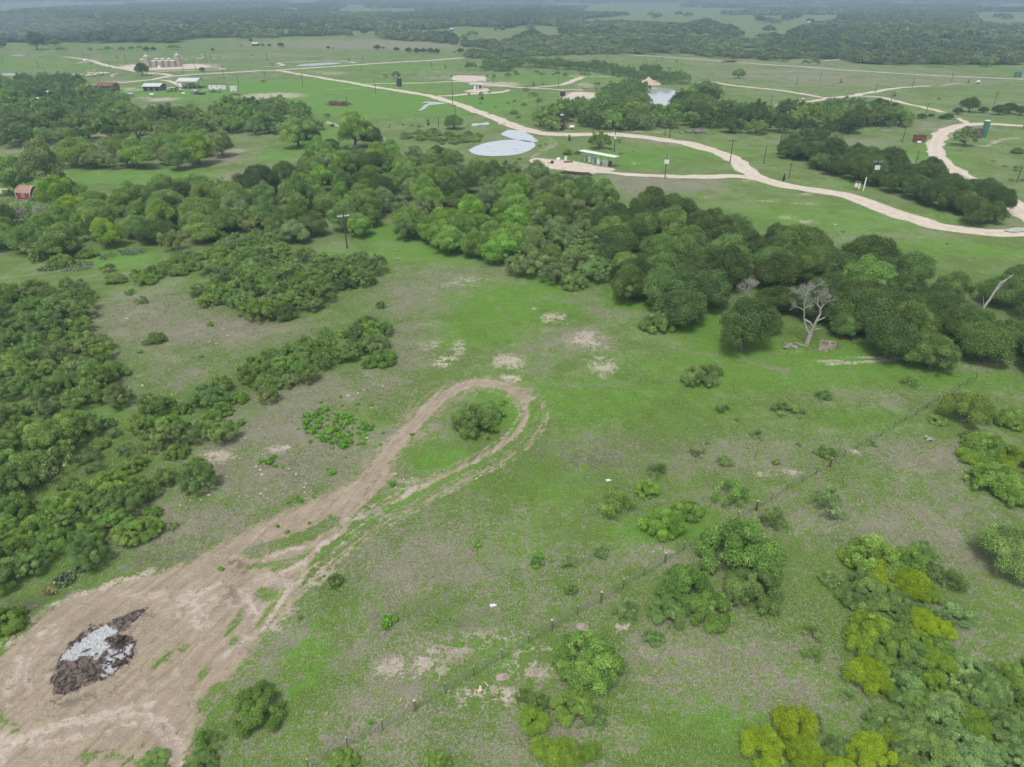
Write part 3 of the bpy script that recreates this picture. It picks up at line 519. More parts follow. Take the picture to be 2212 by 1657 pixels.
def zone(r, poly, mix, rr_, sp, desc, group, seed, hf=1.0, avoid=(), lim=999):
    """fill a thicket: plants whose crown middles fall inside an outline read from the survey"""
    g = np.random.default_rng(seed); V = cv(r, *poly); A = np.array(V); G = np.array([at(x, max(y, 12))[:2] for x, y in V]); x0, y0 = G.min(0) - 14; x1, y1 = G.max(0) + 6
    kinds = [m.split(':') for m in mix.split()]; wts = np.array([float(k[2]) for k in kinds]); wts /= wts.sum(); got = []
    n = int((x1 - x0) * (y1 - y0) / (sp * sp) * 14); cx = g.uniform(x0, x1, n); cy = g.uniform(y0, y1, n); added = 0
    ex = np.array([[p[0], p[1], p[2]] for p in PLANTS]) if PLANTS else np.zeros((0, 3))
    for i in range(n):
        if added >= lim: break
        k = kinds[g.choice(len(kinds), p=wts)]; rad = g.uniform(*rr_); h = rad * HR[k[0]] * hf
        u, v = proj((cx[i], cy[i], h * .5))
        if not inpoly(np.array([u]), np.array([v]), V)[0]: continue
        if got and min((cx[i] - a) ** 2 + (cy[i] - b_) ** 2 for a, b_ in got) < (sp * g.uniform(.85, 1.1)) ** 2: continue
        if len(ex) and (np.hypot(ex[:, 0] - cx[i], ex[:, 1] - cy[i]) < (ex[:, 2] + rad) * .55).any(): continue
        if any((cx[i] - a) ** 2 + (cy[i] - b_) ** 2 < (w_ + rad * .6) ** 2 for a, b_, w_ in KEEP): continue
        got.append((cx[i], cy[i])); added += 1
        plant(cx[i], cy[i], rad, k[0], k[1], (desc, A), group, hf * g.uniform(.85, 1.2))
    return added
# ---- single plants, hand placed. region | x y width kind tint [height factor] ; label
SING = """V|550 1515 122 bush green 1.15;round bright bush alone right of the burnt clearing
V|1018 908 108 bush mid 1.0;bush inside the loop of the dirt track, left half
V|1062 888 80 bush mid;bush inside the loop of the dirt track, right half behind
V|1275 1422 145 bush green 1.15;large round bush beyond the wire fence at bottom centre
V|1600 1178 175 bush green 1.3;biggest light green bush below the wire fence
V|1628 1258 125 bush bluish 1.1;light green bush joined to the front of the biggest bush
V|1468 1262 125 bush green 1.1;bush left of the biggest bush, its top clear
V|1535 1312 105 bush green;bush in front, between the biggest bush and its left neighbour
V|1438 1318 84 bush bluish;small bush at the left foot of the biggest clump
V|1352 1318 62 sparse bluish;thin bush just below the fence and left of the big clump
V|1410 1372 48 bush bluish;small pale bush in dry grass below the big clump
V|1418 1122 96 bush bright 1.15;bright green bush just above the wire fence
V|1482 1098 70 bush green 1.1;bush touching the bright one on its right
V|1330 1088 88 sparse green;thin bush left of the bright bush above the fence
V|1398 1052 52 bush bright 1.1;small round bright bush above the thin one
V|1420 1015 50 sparse mid;faint thin shrub behind the small round bright bush
V|1578 1062 92 sparse green;thin wide bush above the fence line
V|1672 1118 70 sparse bluish;faint thin bush straddling the fence line
V|1792 1092 80 sparse grey;grey thin shrub in dry grass right of the fence
V|1798 1062 40 sparse pale;leafless pale twiggy shrub behind the grey thin one
V|1508 800 84 bush bluish 1.1;cool green shrub alone in the open grass near the right wood
V|1545 795 46 bush bluish;small right half of the cool green lone shrub
V|1418 693 72 bush bluish 1.05;neat round light shrub at the shady foot of the right wood
V|1243 604 58 bush bluish 1.1;small round shrub in front of the grey green tree group
V|1968 822 36 sparse bluish 1.2;little pale shrub in grass near the right edge
V|1778 848 38 bush mid;small dark shrub in the open right grass
V|1702 880 78 sparse mid .5;low scattered shrub line in the open right grass
V|1562 880 34 sparse bluish 1.2;tiny round pale shrub in the open grass
V|1636 937 36 sparse bluish;tiny grey shrub above the fence
V|1778 972 46 bush mid;small dark shrub beside the fence
V|1566 992 42 sparse bluish;faint tiny shrub above the fence
V|1508 975 40 sparse grey;faint grey weed shrub left of the tiny ones
V|1232 1270 28 bush bluish 1.4;small upright pale shrub near the fence
V|1160 1214 34 sparse bluish;small grey shrub with a bright weed at its foot
V|1228 1214 38 sparse bluish;second small grey shrub of the trio
V|1300 1190 40 sparse bluish;third small grey shrub of the trio
V|2085 882 104 vine olive 1.35;dark tangled vine-covered bush beside the fence at right
V|2028 905 40 bush mid .6;low dark fringe left of the tangled bush
V|2088 936 34 bush bluish;small pale shrub below the tangled bush
V|2192 905 70 bush green;bush at the right edge above the big right clump
V|2128 962 96 bush green;green top bush of the right edge clump
V|2188 985 90 bush lime;yellowish bush of the right edge clump
V|2150 1022 108 bush green 1.1;middle bush of the right edge clump
V|2196 1052 90 bush green;front bush of the right edge clump
V|2098 985 56 vine lime .8;small leafy vine spur left of the right clump
V|2195 1190 140 oak bluish;very dark bush cut by the right edge
V|1895 1196 120 bush green 1.2;green bush heading the vine-draped row at right
V|1962 1212 100 bush green 1.1;broad green bush beside the head of the vine row
V|1838 1206 46 vine yellow;small yellow vine mound left of the row head
V|1905 1240 78 vine yellow;yellow vine crest second along the row
V|1968 1262 86 vine yellow;yellow vine mound on the right of the row
V|2010 1290 56 vine lime;lime vine fringe right of the row
V|1880 1285 104 bush bluish 1.1;green bush in the vine row below the first crest
V|1945 1310 84 bush bluish;green bush in the middle of the vine row
V|1888 1352 96 bush lime;lime tinged bush in the vine row
V|1990 1340 62 vine yellow;bright yellow vine strip at upper right of the row
V|2030 1360 58 vine yellow;bright yellow vine strip at its lower end
V|1935 1376 104 bush green 1.1;leafy green bush in the vine row, centre
V|1985 1408 96 bush mid;dark bush under the yellow strip
V|1862 1400 66 vine lime;lime vine patch at the left of the row
V|1905 1418 80 bush green;green bush above the round yellow mound
V|1872 1462 96 vine yellow;round yellow vine mound standing free at the row's left
V|2020 1430 80 vine lime;tall lime vine curtain at right of the row
V|1958 1478 100 bush bluish;pale green bush right of the round yellow mound
V|1995 1512 84 bush green;green bush below the pale one
V|2072 1476 70 sparse pale;thin silvery shrub right of the vine row
V|2098 1440 86 bush pale;silvery shrub by the right edge grass
V|2150 1485 96 bush bluish;cool green shrub at the right edge, above the corner
V|2078 1330 66 sparse pale;thin silvery shrub beside the dry grass
V|2050 1248 76 sparse bluish;thin shrub right of the yellow crest
V|1795 1250 50 sparse bluish;thin shrub left of the vine row
V|1760 1365 50 sparse bluish;thin grey shrub in grass left of the vine row
V|1752 1412 52 sparse green .6;low thin shrub below the thin grey one
V|1832 1500 36 sparse pale;bare pale twiggy shrub beside the yellow mound
V|1762 1560 48 sparse bluish;grey thin shrub above the yellow bottom mounds
V|1912 1555 92 bush bluish;grey green bush in the bottom right corner group
V|1972 1565 96 bush pale;pale bush in the bottom right corner group
V|2040 1545 100 bush pale 1.1;silvery bush in the corner group, upper
V|2012 1620 112 bush bluish 1.1;cool green bush in the corner group, lower
V|2100 1560 84 vine lime;olive vine bush in the corner group
V|2090 1625 118 bush pale;large pale bush on the bottom edge
V|2170 1570 96 bush bluish;bush in the far bottom right corner
V|2185 1640 100 bush pale;pale bush filling the bottom right corner
V|1718 1570 88 vine yellow 1.1;yellow vine mound, tallest of the bottom edge group
V|1650 1612 100 vine yellow;yellow vine mound, left one of the bottom edge group
V|1738 1628 90 vine yellow;yellow vine mound on the bottom edge, right of the left one
V|1820 1618 70 bush bluish;green bush between the yellow mounds on the bottom edge
V|1880 1632 100 vine yellow;broad yellow vine mound on the bottom edge near the corner group
V|1930 1590 60 vine lime;lime vine bush above the broad yellow mound
V|1160 1518 60 bush bluish 1.2;cool bush with vine at bottom centre
V|1150 1560 66 vine lime 1.2;vine hung shrub at bottom centre
V|1232 1525 92 bush green 1.1;round green bush at bottom centre
V|1285 1545 60 sparse bluish;thin pale shrub right of the round bottom bush
V|1130 1500 44 sparse mid;dark thin shrub above the vine hung shrub
V|1172 1612 56 vine lime;vine shrub near the bottom edge
V|1215 1640 84 vine lime;spreading vine shrub on the bottom edge
V|1276 1622 52 vine lime;little yellow leafed vine shrub near the bottom edge
V|735 1642 60 bush green;green bush cut by the bottom edge
V|940 1640 56 bush green;light green bush on the bottom edge, centre left
V|448 1596 64 sparse green 1.1;thin green shrub at the edge of the clearing
V|430 1650 80 bush mid .6;low green shrub on the bottom edge by the clearing
V|330 1650 70 bush mid .4;low weeds on the bottom edge inside the clearing
V|2 1340 84 bush green;green bush cut by the left edge above the clearing
V|343 728 38 bush mid 1.1;small round bush alone in the left grey clearing
V|318 738 24 sparse mid;tiny pale shrub beside the small round bush
V|822 657 22 bush bluish 1.5;tiny upright shrub in the middle meadow
V|372 525 52 mesq grey 1.3;small grey tree with bare trunk at upper left
V|305 648 30 sparse mid;sparse twiggy shrub in the left clearing
V|280 630 26 sparse bright;tiny bright shrub in the left clearing
V|232 580 34 sparse mid;faint shrub beside the left scrub strip
V|455 700 18 weed mid;tiny dark shrub at the scrub edge
V|372 1135 28 sparse mid;small grey shrub beside the left thicket
V|495 915 30 sparse bluish;small pale shrub by the weeds
V|520 915 22 weed bright;small bright shrub right of the pale one
V|1085 870 24 sparse green;wisp at the right end of the loop bush
V|642 290 66 elm mid .9;grey green tree in the upper clearing, left of a pair
V|668 296 48 oak dark;dark tree in the upper clearing, right of a pair
V|580 275 34 oak dark;small dark tree behind the upper clearing
V|638 305 1 weed mid;tiny weed
V|762 280 76 elm green 1.1;tall bright tree right of the white pipe fence
V|802 292 50 elm dark;dark tree touching the tall bright one
V|718 271 14 weed dark;small dark shrub below the white pipe fence
V|706 250 16 sparse green 1.3;small shrub behind the white pipe fence
V|558 392 82 oak dark 1.1;large very dark round tree left of the central wood
V|690 328 60 elm green;green tree by the upper end of the central wood
V|715 312 30 oak dark;small dark tree at the tip of the central wood
V|805 352 64 oak dark;very dark tree inside the central wood
V|980 264 48 oak mid;round tree alone beside the upper pond puddle
V|25 380 84 elm mid;dark leafy tree at the left edge above the red shed
V|92 362 92 elm grey 1.2;grey green tree with a long pale trunk by the red shed
V|165 332 74 oak mid;grey green tree second from left in the upper row
V|240 346 56 sparse grey 1.2;thin grey tree beside the dead one
V|290 332 66 elm green;green tree in the middle of the upper row
V|372 312 66 oak green;broad green tree in the upper row
V|425 322 72 elm lime;yellowish green tree at the right of the upper row
V|408 340 38 sparse pale;thin pale tree in front of the yellowish one
V|470 305 50 mesq grey;grey mesquite closing the upper row
V|240 320 50 oak mid;dark tree behind the dead grey one
V|148 402 26 elm dark 1.6;dark narrow cedar near the red shed
V|172 412 36 sparse mid 1.2;thin tree right of the narrow cedar
V|120 418 74 elm lime;lime green tree covering the corner of the red shed
V|12 468 60 oak dark;dark tree on the left edge below the fence
V|70 455 90 sparse grey 1.2;bare grey tree left of the left wood
Z1|1222 600 128 oak dark 1.35;spreading oak in front of the beige tanks
Z1|1745 600 60 oak dark;small round oak right of the tank pad
Z1|1262 422 58 oak dark;dark tree in the far fence row, left of two
Z1|1325 423 52 oak dark;dark tree in the far fence row, right of two
Z1|1208 412 62 mesq mid;pale tree left of the dark fence row pair
Z1|1130 418 62 mesq mid;low tree in the far fence row
Z1|1050 424 64 mesq mid;low round tree in the far fence row
Z1|935 427 86 mesq mid;wide low tree in the far fence row
Z1|862 430 44 mesq mid;small tree in the far fence row
Z1|778 427 40 oak green;small tree by the bare strip
Z1|305 362 175 oak dark 1.2;big spreading oak under the drifting smoke
Z1|400 385 80 mesq dark;low skirt right of the big smoky oak
Z1|475 370 96 oak mid;round oak right of the big smoky oak
Z1|120 330 104 oak dark;oak left of the big smoky oak
Z1|10 385 95 oak dark;oak cut by the far left edge
Z1|520 430 120 mesq mid .6;low brush below the smoky oaks
Z1|2165 348 40 oak dark;tiny oak beside the far cabin
Z1|1835 430 34 oak dark;tiny oak in the far pasture
Z1|2178 478 18 oak dark;speck of a tree in the far pasture
Z1|1500 410 115 mesq mid .6;faint low brush on the far fence line
Z2|55 390 40 oak mid;tiny tree by the far fence, first
Z2|115 390 36 oak dark;tiny dark tree by the far fence, second
Z2|215 388 62 oak dark;dark tree by the far fence, third
Z2|622 410 34 oak dark;lone dark tree on the far fence
Z2|665 418 16 oak dark;speck tree beside the lone dark one
Z2|1045 408 66 oak dark;dark tree left of the far hedge row
Z2|1100 414 28 oak dark;small tree by the far hedge row
Z2|1212 425 56 oak dark;round tree opening the far hedge row
Z2|1318 432 72 oak dark;dark hedge row tree, tallest
Z2|1385 440 60 oak dark;hedge row tree after the tallest
Z2|1445 440 60 oak dark;hedge row tree in the middle
Z2|1505 440 66 oak dark;hedge row tree near the right end
Z2|1562 446 66 oak dark;last tree of the far hedge row
Z2|1765 437 60 oak dark;lone dark tree past the hedge row
Z2|1712 452 34 mesq mid;low shrub past the hedge row
Z2|1850 440 62 mesq dark;dark shrub at the edge of the brown field
Z2|1912 440 50 mesq dark;second dark shrub at the edge of the brown field
Z2|1445 485 22 mesq mid;tiny shrub by the straight road
Z2|932 275 72 oak dark;dark tree on the hill crest
Z2|1055 290 50 oak dark;small tree on the hill crest
Z2|1795 325 80 oak mid;tree standing above the brown field
Z2|1855 575 118 mesq dark 1.1;dark round thicket tree above the pale pads
Z2|1210 648 98 oak mid;round tree behind the dark tank
Z2|2000 660 40 mesq dark;shrub by the bare pad, left of two
Z2|2055 660 46 mesq dark;shrub by the bare pad, right of two
Z2|2178 648 72 mesq dark;low shrub right of the bare pad
Z2|2018 800 30 mesq mid;little shrub on the pale pad road
Z2|1948 805 42 mesq mid;thorny shrub over the pump jack
Z2|1840 815 28 weed mid;tiny shrub near the pale pad
Z3|735 730 66 mesq dark;dark round shrub below the fork
Z3|800 765 72 mesq mid;shrub left of the pond thicket
Z3|358 643 36 mesq dark;tiny shrub on the thin track
Z3|262 640 60 mesq dark .6;low shrub on the thin track
Z3|908 660 32 mesq dark;tiny shrub on the end of the thin track
Z3|1960 640 126 oak mid .95;lone round oak in the right hand pasture
Z3|1730 492 76 mesq dark .6;low dark shrub near the far road
Z3|440 460 44 mesq dark;small shrub under the far road
Z3|385 488 26 mesq mid;tiny shrub in the far pasture
Z3|265 725 26 mesq dark;tiny shrub right of the left pump jack
Z3|365 763 28 mesq mid;tiny shrub by the dirt track
Z3|630 775 40 mesq mid;small shrub on the bare patch
Z3|725 768 40 mesq mid;small shrub by the bare patch
Z3|605 860 66 mesq mid;shrub in the bare patch
Z3|180 815 100 mesq mid .6;low brush left of the short dark tank
Z3|120 775 80 mesq mid .6;low brush below the dirt track
Z3|730 430 40 oak dark;small dark tree on the far road bend
Z3|785 435 40 oak dark;second small dark tree on the far road bend
Z7|755 360 180 mesq mid 1.15;big round mesquite inside the road bend
Z7|482 445 82 bush mid;bush left of the long white roof
Z7|568 452 58 bush mid;smaller bush touching the long white roof
Z7|855 425 30 mesq dark;tiny tree beside the transformer pole
Z7|925 355 50 mesq mid .8;small low tree beside the transformer pole
Z7|1572 195 110 elm dark;dark tree over the old brush heap
Z7|1450 272 26 elm mid .9;small conical tree left of the brush heap
Z7|1535 272 24 weed dark;tiny tree at the brush heap
Z7|1048 443 24 weed mid;tiny weed in the road bend
Z7|940 460 46 sparse grey .5;faint scrub in the road bend
Z7|290 378 26 sparse mid 1.3;wispy shrub by the pond corner
Z7|240 392 48 sparse mid;low wispy shrub by the pond
Z7|70 505 38 bush mid;small shrub below the stock pond
Z7|1320 682 20 weed bright;weed at the foot of the double transformer pole
Z7|270 120 130 mesq mid;mesquite above the road, left of the tall dark tank
Z7|330 165 60 mesq green;mesquite beside the tall dark tank
Z8|1750 50 150 oak dark 1.2;tallest dark oak over the loop road
Z8|1865 85 90 oak dark;dark oak right of the tallest
Z8|1640 95 90 oak dark;dark oak left of the tallest
Z8|1560 140 90 oak dark .9;low dark oak leftmost in the loop road group
Z8|1500 150 60 oak dark .8;small dark oak at the loop road group
Z8|1330 140 82 oak dark .8;small dark oak standing off left
Z8|1410 134 60 oak dark .8;second small dark oak standing off left
Z8|2000 90 130 oak dark;dark oak of the right edge group, left
Z8|2090 75 130 oak dark 1.1;dark oak of the right edge group, middle
Z8|2185 95 120 oak dark;dark oak of the right edge group, right
Z8|2160 432 104 bush olive;olive bush on the right edge inside the loop
Z8|1712 320 190 mesq grey 1.3;wide airy mesquite below the green tank
Z8|1945 525 56 sparse mid .5;low scrub inside the loop, left
Z8|2050 570 50 sparse mid .5;low scrub inside the loop, middle
Z8|2162 592 72 mesq mid;small tree beside the leaning right pole
Z8|2108 690 50 mesq grey .7;low scrub at the foot of the leaning pole
Z8|2196 688 44 bush mid;small bush at the right edge
Z4|150 525 68 mesq mid;small tree on the far track, left
Z4|330 542 80 mesq mid;low tree beside the far track
Z4|415 538 90 mesq dark;low dark tree beside the far track
Z4|600 468 84 oak mid;tree at the hooked track
Z4|1150 532 116 mesq dark 1.1;round tree before the far wood, first
Z4|1385 528 74 mesq mid;round tree before the far wood, second
Z4|1460 526 170 mesq dark 1.1;widest round tree before the far wood
Z4|1660 535 116 mesq dark 1.1;round tree before the far wood, fourth
Z4|1742 530 72 mesq mid 1.1;smaller round tree before the far wood
Z4|1895 536 116 oak mid;round tree before the far wood, last on right
Z4|1475 858 36 mesq dark;tiny dark shrub in the right pasture
V|1372 594 84 oak dark 1.15;dark oak standing forward at the left of the right wood
V|1328 528 88 oak dark;very dark oak beside the grey green group
V|1478 548 84 elm deep;mid green tree behind the forward oak
V|1524 630 106 oak dark 1.1;round dark oak left of the two dead trees
V|1590 692 50 elm deep 1.1;narrow tree below the smaller dead tree
V|1662 690 58 elm dark 1.15;narrow dark tree left of the big dead tree
V|1874 672 124 oak dark 1.15;largest dark oak right of the concrete boxes
V|1822 700 66 elm deep;green tree just right of the concrete boxes
V|2022 668 100 oak dark 1.1;dark oak right of the largest one
V|2112 712 76 mesq deep 1.1;deep green mesquite under the leaning trunk
V|2176 716 80 mesq deep 1.1;deep green mesquite at the wood's right edge
V|1480 640 1 weed mid;tiny weed
Z6|1145 240 22 weed dark;tiny shrub in the wet meadow
Z6|1155 215 26 bush mid;small shrub in the wet meadow
Z6|1350 218 26 bush mid;small shrub left of the far pump jack
Z6|1408 224 34 bush mid;second small shrub left of the far pump jack
Z6|1268 215 36 sparse mid;wispy shrub in the wet meadow
Z6|1725 372 50 bush mid;shrub left of the stock pond
Z6|1610 370 50 bush mid;shrub under the low scrub"""
for ln in SING.split("\n"):
    a_, lab = ln.split(";"); r_, q_ = a_.split("|"); f = q_.split()
    if float(f[2]) > 4: one(r_, float(f[0]), float(f[1]), float(f[2]), f[3], f[4], lab, None, float(f[5]) if len(f) > 5 else 1.0)
# ---- thickets
KEEP = []
for x_, y_, w_ in ((1740, 742, 5.0), (1622, 655, 3.2), (222, 352, 3.0), (75, 500, 3.0), (2120, 690, 3.0), (1795, 760, 3.0), (1440, 208, 9.0), (1425, 218, 7.0), (1425, 238, 6), (1405, 195, 7), (1465, 205, 6), (1622, 690, 4.0), (1622, 715, 3.0), (60, 445, 8.0)):
    p_ = at(x_, y_); KEEP.append((p_[0], p_[1], w_)); 
    if w_ == 5.0: KEEP += [(p_[0] + q_ * .02 * p_[0], p_[1] - 3.2 * q_, 4.2) for q_ in (1, 2)]
zone('V', [(1110,575),(1150,500),(1260,480),(1300,520),(1290,590),(1200,605)], "mesq:grey:3 elm:grey:2 mesq:bluish:2", (3.6, 4.8), 5.6, "of the grey green tree group", 'trees of the grey green group', 31)
zone('V', [(925,500),(930,470),(1000,450),(1100,455),(1145,470),(1140,540),(1060,548),(990,530)], "elm:bright:3 elm:green:2", (3.8, 4.8), 5.8, "of the bright green tree group", 'trees of the bright green group', 32)
zone('V', [(500,470),(500,420),(610,365),(680,345),(700,320),(735,325),(800,325),(880,330),(960,332),(1010,355),(1060,368),(1150,380),(1200,390),(1260,400),(1300,425),(1340,445),(1370,475),(1340,510),(1200,480),(1040,440),(930,460),(900,490),(830,490),(700,490),(640,505),(560,495)],
     "elm:mid:4 elm:deep:4 elm:green:3 oak:dark:4 oak:deep:4 oak:mid:2 elm:grey:3 mesq:grey:3 elm:bright:1 sparse:grey:1", (3.2, 5.2), 6.7, "of the central wood", 'trees of the central wood', 33)
zone('V', [(1345,455),(1420,440),(1490,445),(1560,480),(1620,510),(1690,500),(1760,520),(1830,555),(1900,560),(1990,575),(2050,600),(2300,610),(2300,790),(2130,745),(2020,760),(1950,730),(1880,760),(1800,735),(1700,715),(1600,715),(1490,680),(1450,640),(1340,620),(1300,560),(1310,520)],
     "oak:dark:8 elm:dark:6 oak:deep:6 elm:deep:5 elm:mid:1 elm:green:1", (3.8, 5.8), 6.5, "of the right hand wood", 'trees of the dark right wood', 34, .98)
zone('V', [(1830,560),(1890,548),(1970,560),(1980,585),(1900,590)], "oak:pale:3 vine:grey:2", (3.2, 4.0), 5.5, "of the silvery patch behind the wood", 'silvery trees behind the right wood', 35, 1.2)
zone('V', [(-60,480),(0,472),(110,468),(150,440),(230,425),(300,402),(400,400),(480,400),(500,440),(500,480),(420,500),(330,500),(250,520),(160,520),(60,520),(-60,530)], "elm:mid:4 elm:green:3 oak:mid:3 oak:dark:2 elm:lime:1 mesq:grey:2", (3.6, 5.2), 7.0, "of the wood below the shed", 'trees of the left wood', 36)
zone('V', [(110,335),(200,322),(300,312),(400,302),(480,300),(490,322),(430,342),(300,350),(200,348)], "elm:mid:2 oak:mid:2 mesq:grey:3 elm:grey:2", (3.8, 5.2), 8.5, "of the upper left tree row", 'trees of the upper left row', 48)
zone('V', [(480,262),(560,255),(660,258),(690,275),(640,285),(560,285),(500,280)], "mesq:mid:3 oak:mid:2 mesq:grey:1", (4.0, 5.5), 9, "of the clump above the upper clearing", 'clump above the upper clearing', 49)
zone('V', [(-40,175),(60,168),(150,170),(195,192),(240,205),(290,238),(430,235),(520,222),(600,220),(670,242),(685,262),(620,266),(560,268),(450,285),(420,296),(300,285),(200,292),(100,305),(-40,305)],
     "mesq:mid:6 mesq:dark:4 mesq:grey:2 mesq:green:2 bush:mid:2", (4.2, 6.6), 9.2, "of the upper left thicket", 'mesquites of the upper left thicket', 37, 1.1)
P3 = [(240,970),(340,940),(450,895),(560,885),(640,900),(720,870),(760,810),(850,785),(920,755),(1000,705),(1130,725),(1155,790),(1180,895),(1350,930),(1450,1005),(1430,1050),(1300,1080),(1100,1085),(900,1070),(740,1070),(650,1040),(560,1000),(420,1010),(330,1075),(240,1060)]
zone('Z3', P3, "mesq:mid:5 mesq:dark:4 mesq:green:2 mesq:grey:1", (4.0, 5.8), 7.2, "of the left pond thicket", 'mesquites left of the far pond', 38, 1.1)
P4 = [(1370,890),(1500,835),(1545,775),(1640,725),(1770,765),(1780,805),(1700,825),(1750,875),(1820,905),(1900,890),(2000,935),(2212,955),(2412,945),(2750,925),(2910,900),(3110,930),(3310,960),(3420,1015),(3400,1040),(3290,1040),(3040,1040),(3040,1100),(2910,1130),(2710,1140),(2550,1110),(2212,1095),(2000,1095),(1880,1085),(1720,1050),(1560,1060),(1500,990),(1380,940)]
zone('Z3', P4, "mesq:mid:5 mesq:dark:4 oak:dark:1 mesq:green:2 mesq:grey:1", (4.2, 6.0), 7.6, "of the right pond thicket", 'mesquites right of the far pond', 39, 1.1)
for q_, nm_, sd_ in (([(0,520),(130,520),(220,545),(200,570),(100,565),(0,570)], 'left', 1), ([(240,535),(420,535),(570,560),(560,590),(430,570),(260,560)], 'second', 2), ([(600,560),(700,555),(800,570),(1060,620),(1060,650),(900,640),(780,600),(620,590)], 'third', 3), ([(1040,650),(1120,640),(1160,600),(1250,600),(1240,640),(1330,650),(1490,660),(1480,700),(1400,715),(1300,690),(1150,680),(1060,680)], 'fourth', 4)):
    zone('Z3', q_, "mesq:dark:3 mesq:mid:2", (4.5, 6.2), 8.0, "in the %s clump of the far row" % nm_, 'far thicket row', 40 + sd_)
zone('Z2', [(1920,590),(2000,550),(2212,530),(2212,590),(2050,600),(1950,600)], "mesq:dark:3 mesq:mid:2", (4.5, 6), 8, "of the thicket above the bare pad", 'thicket above the bare pad', 46)
zone('Z8', [(125,430),(200,360),(330,310),(500,310),(610,375),(690,460),(880,480),(1000,490),(1120,540),(1170,590),(1290,620),(1400,560),(1490,640),(1480,700),(1700,705),(1830,735),(1870,780),(1990,830),(2050,950),(1970,1000),(1850,980),(1700,930),(1560,890),(1350,820),(1150,750),(1000,710),(880,670),(700,600),(420,540),(240,480)],
     "oak:dark:7 elm:dark:3 oak:deep:2 mesq:grey:1", (3.5, 4.9), 5.9, "of the strip between the roads", 'dark tree strip between the roads', 47, 1.0)
LB = "bush:mid:3 bush:green:3 mesq:bluish:4 mesq:mid:4 mesq:grey:2 sparse:grey:2"
zone('V', [(-50,650),(60,615),(140,605),(190,640),(200,740),(250,790),(270,860),(225,910),(120,940),(120,1000),(90,1050),(-50,1080)], "mesq:mid:5 mesq:bluish:5 mesq:grey:3 bush:olive:2 bush:mid:3 sparse:grey:2", (1.9, 3.4), 4.0, "of the left edge thicket", 'bushes of the left edge thicket', 51, 1.1)
zone('V', [(125,960),(230,910),(300,900),(330,960),(330,1010),(150,1040)], "sparse:grey:3 bush:bluish:2 bush:mid:1", (1.2, 2.0), 2.8, "of the scrub between left thickets", 'thin scrub between the left thickets', 52)
zone('V', [(290,900),(340,865),(410,860),(480,825),(560,775),(640,745),(720,705),(790,690),(840,710),(845,770),(790,790),(730,780),(670,820),(600,840),(560,870),(490,880),(490,930),(450,945),(380,975),(320,950)], LB, (1.4, 2.6), 2.95, "of the bush row above the weeds", 'bushes of the second left row', 53, 1.1)
zone('V', [(-40,1110),(60,1085),(150,1065),(230,1040),(330,1035),(375,1000),(455,1005),(455,1040),(400,1055),(335,1080),(325,1140),(245,1175),(220,1200),(100,1215),(-40,1260)], "bush:green:4 mesq:mid:3 mesq:bluish:3 mesq:green:3 sparse:green:1", (1.3, 2.5), 2.75, "of the row above the burnt clearing", 'bushes of the row above the clearing', 54, 1.1)
zone('V', [(405,640),(440,600),(480,570),(540,550),(600,540),(700,545),(790,555),(815,580),(800,600),(710,630),(670,665),(600,680),(520,665),(430,650)], "bush:mid:3 mesq:green:3 mesq:bluish:3 mesq:mid:3 mesq:grey:2 bush:dark:1 bush:bright:1", (1.8, 3.2), 3.85, "of the meadow side bush patch", 'bushes of the wide patch left of the meadow', 55, 1.1)
zone('V', [(220,600),(300,588),(380,560),(430,535),(500,518),(580,520),(620,532),(560,550),(480,560),(400,580),(300,603)], "bush:mid:4 bush:green:2 bush:bluish:2", (1.7, 2.8), 3.4, "of the narrow scrub strip", 'bushes of the narrow scrub strip', 56)
zone('V', [(60,520),(230,508),(215,540),(130,562),(60,555),(20,530)], "bush:mid:3 bush:bluish:2 mesq:grey:1", (2.2, 3.4), 4.4, "at the foot of the left wood", 'bushes at the foot of the left wood', 57)
zone('V', [(380,510),(500,505),(640,500),(640,520),(480,520)], "bush:bluish:2 bush:mid:2 mesq:grey:1", (2.2, 3.2), 4.2, "along the front of the left wood", 'bushes along the front of the wood', 58)
zone('Z6', [(1290,270),(1500,250),(1700,275),(1900,285),(1950,310),(1900,340),(1780,350),(1600,350),(1420,320),(1300,310)], "bush:mid:3 bush:bluish:1", (2.0, 3.2), 4.2, "of the scrub left of the stock pond", 'low scrub left of the stock pond', 59, .8)
zone('Z3', [(0,575),(600,590),(720,610),(650,650),(200,645),(0,650)], "bush:mid:2 mesq:mid:1", (1.8, 3.0), 17, "in loose scrub above the thin track", 'loose scrub above the thin track', 60, .8)
zone('Z3', [(20,860),(240,860),(620,870),(600,890),(400,890),(200,940),(20,1040)], "bush:mid:2 sparse:mid:1", (1.2, 2.4), 13, "in loose scrub by the dark tank", 'loose scrub by the dark tank', 61, .9)
zone('Z2', [(1700,1050),(2212,960),(2212,880),(1900,880)], "sparse:mid:2 bush:mid:1", (.8, 1.6), 15, "in the meadow beside the road", 'loose scrub beside the road', 62, .8, lim=14)
zone('V', [(1500,880),(1720,880),(1900,960),(1700,1000),(1500,1000)], "sparse:bluish:2 weed:mid:1", (.4, .8), 6, "in the grass above the fence", 'tiny grey shrubs above the fence', 63, lim=16)
zone('V', [(1700,300),(2212,300),(2212,700),(1500,520)], "sparse:grey:1", (.5, .9), 14, "in the grass by the right road", 'tiny scrub by the right hand road', 64, .7, lim=18)
zone('V', [(1830,1190),(2000,1190),(2030,1270),(2060,1400),(2040,1480),(1960,1500),(1880,1460),(1840,1400),(1850,1280)], "bush:bluish:3 bush:green:3 bush:lime:2 vine:lime:1", (1.1, 1.8), 1.7, "of the vine draped row", 'bushes of the vine draped row', 65)
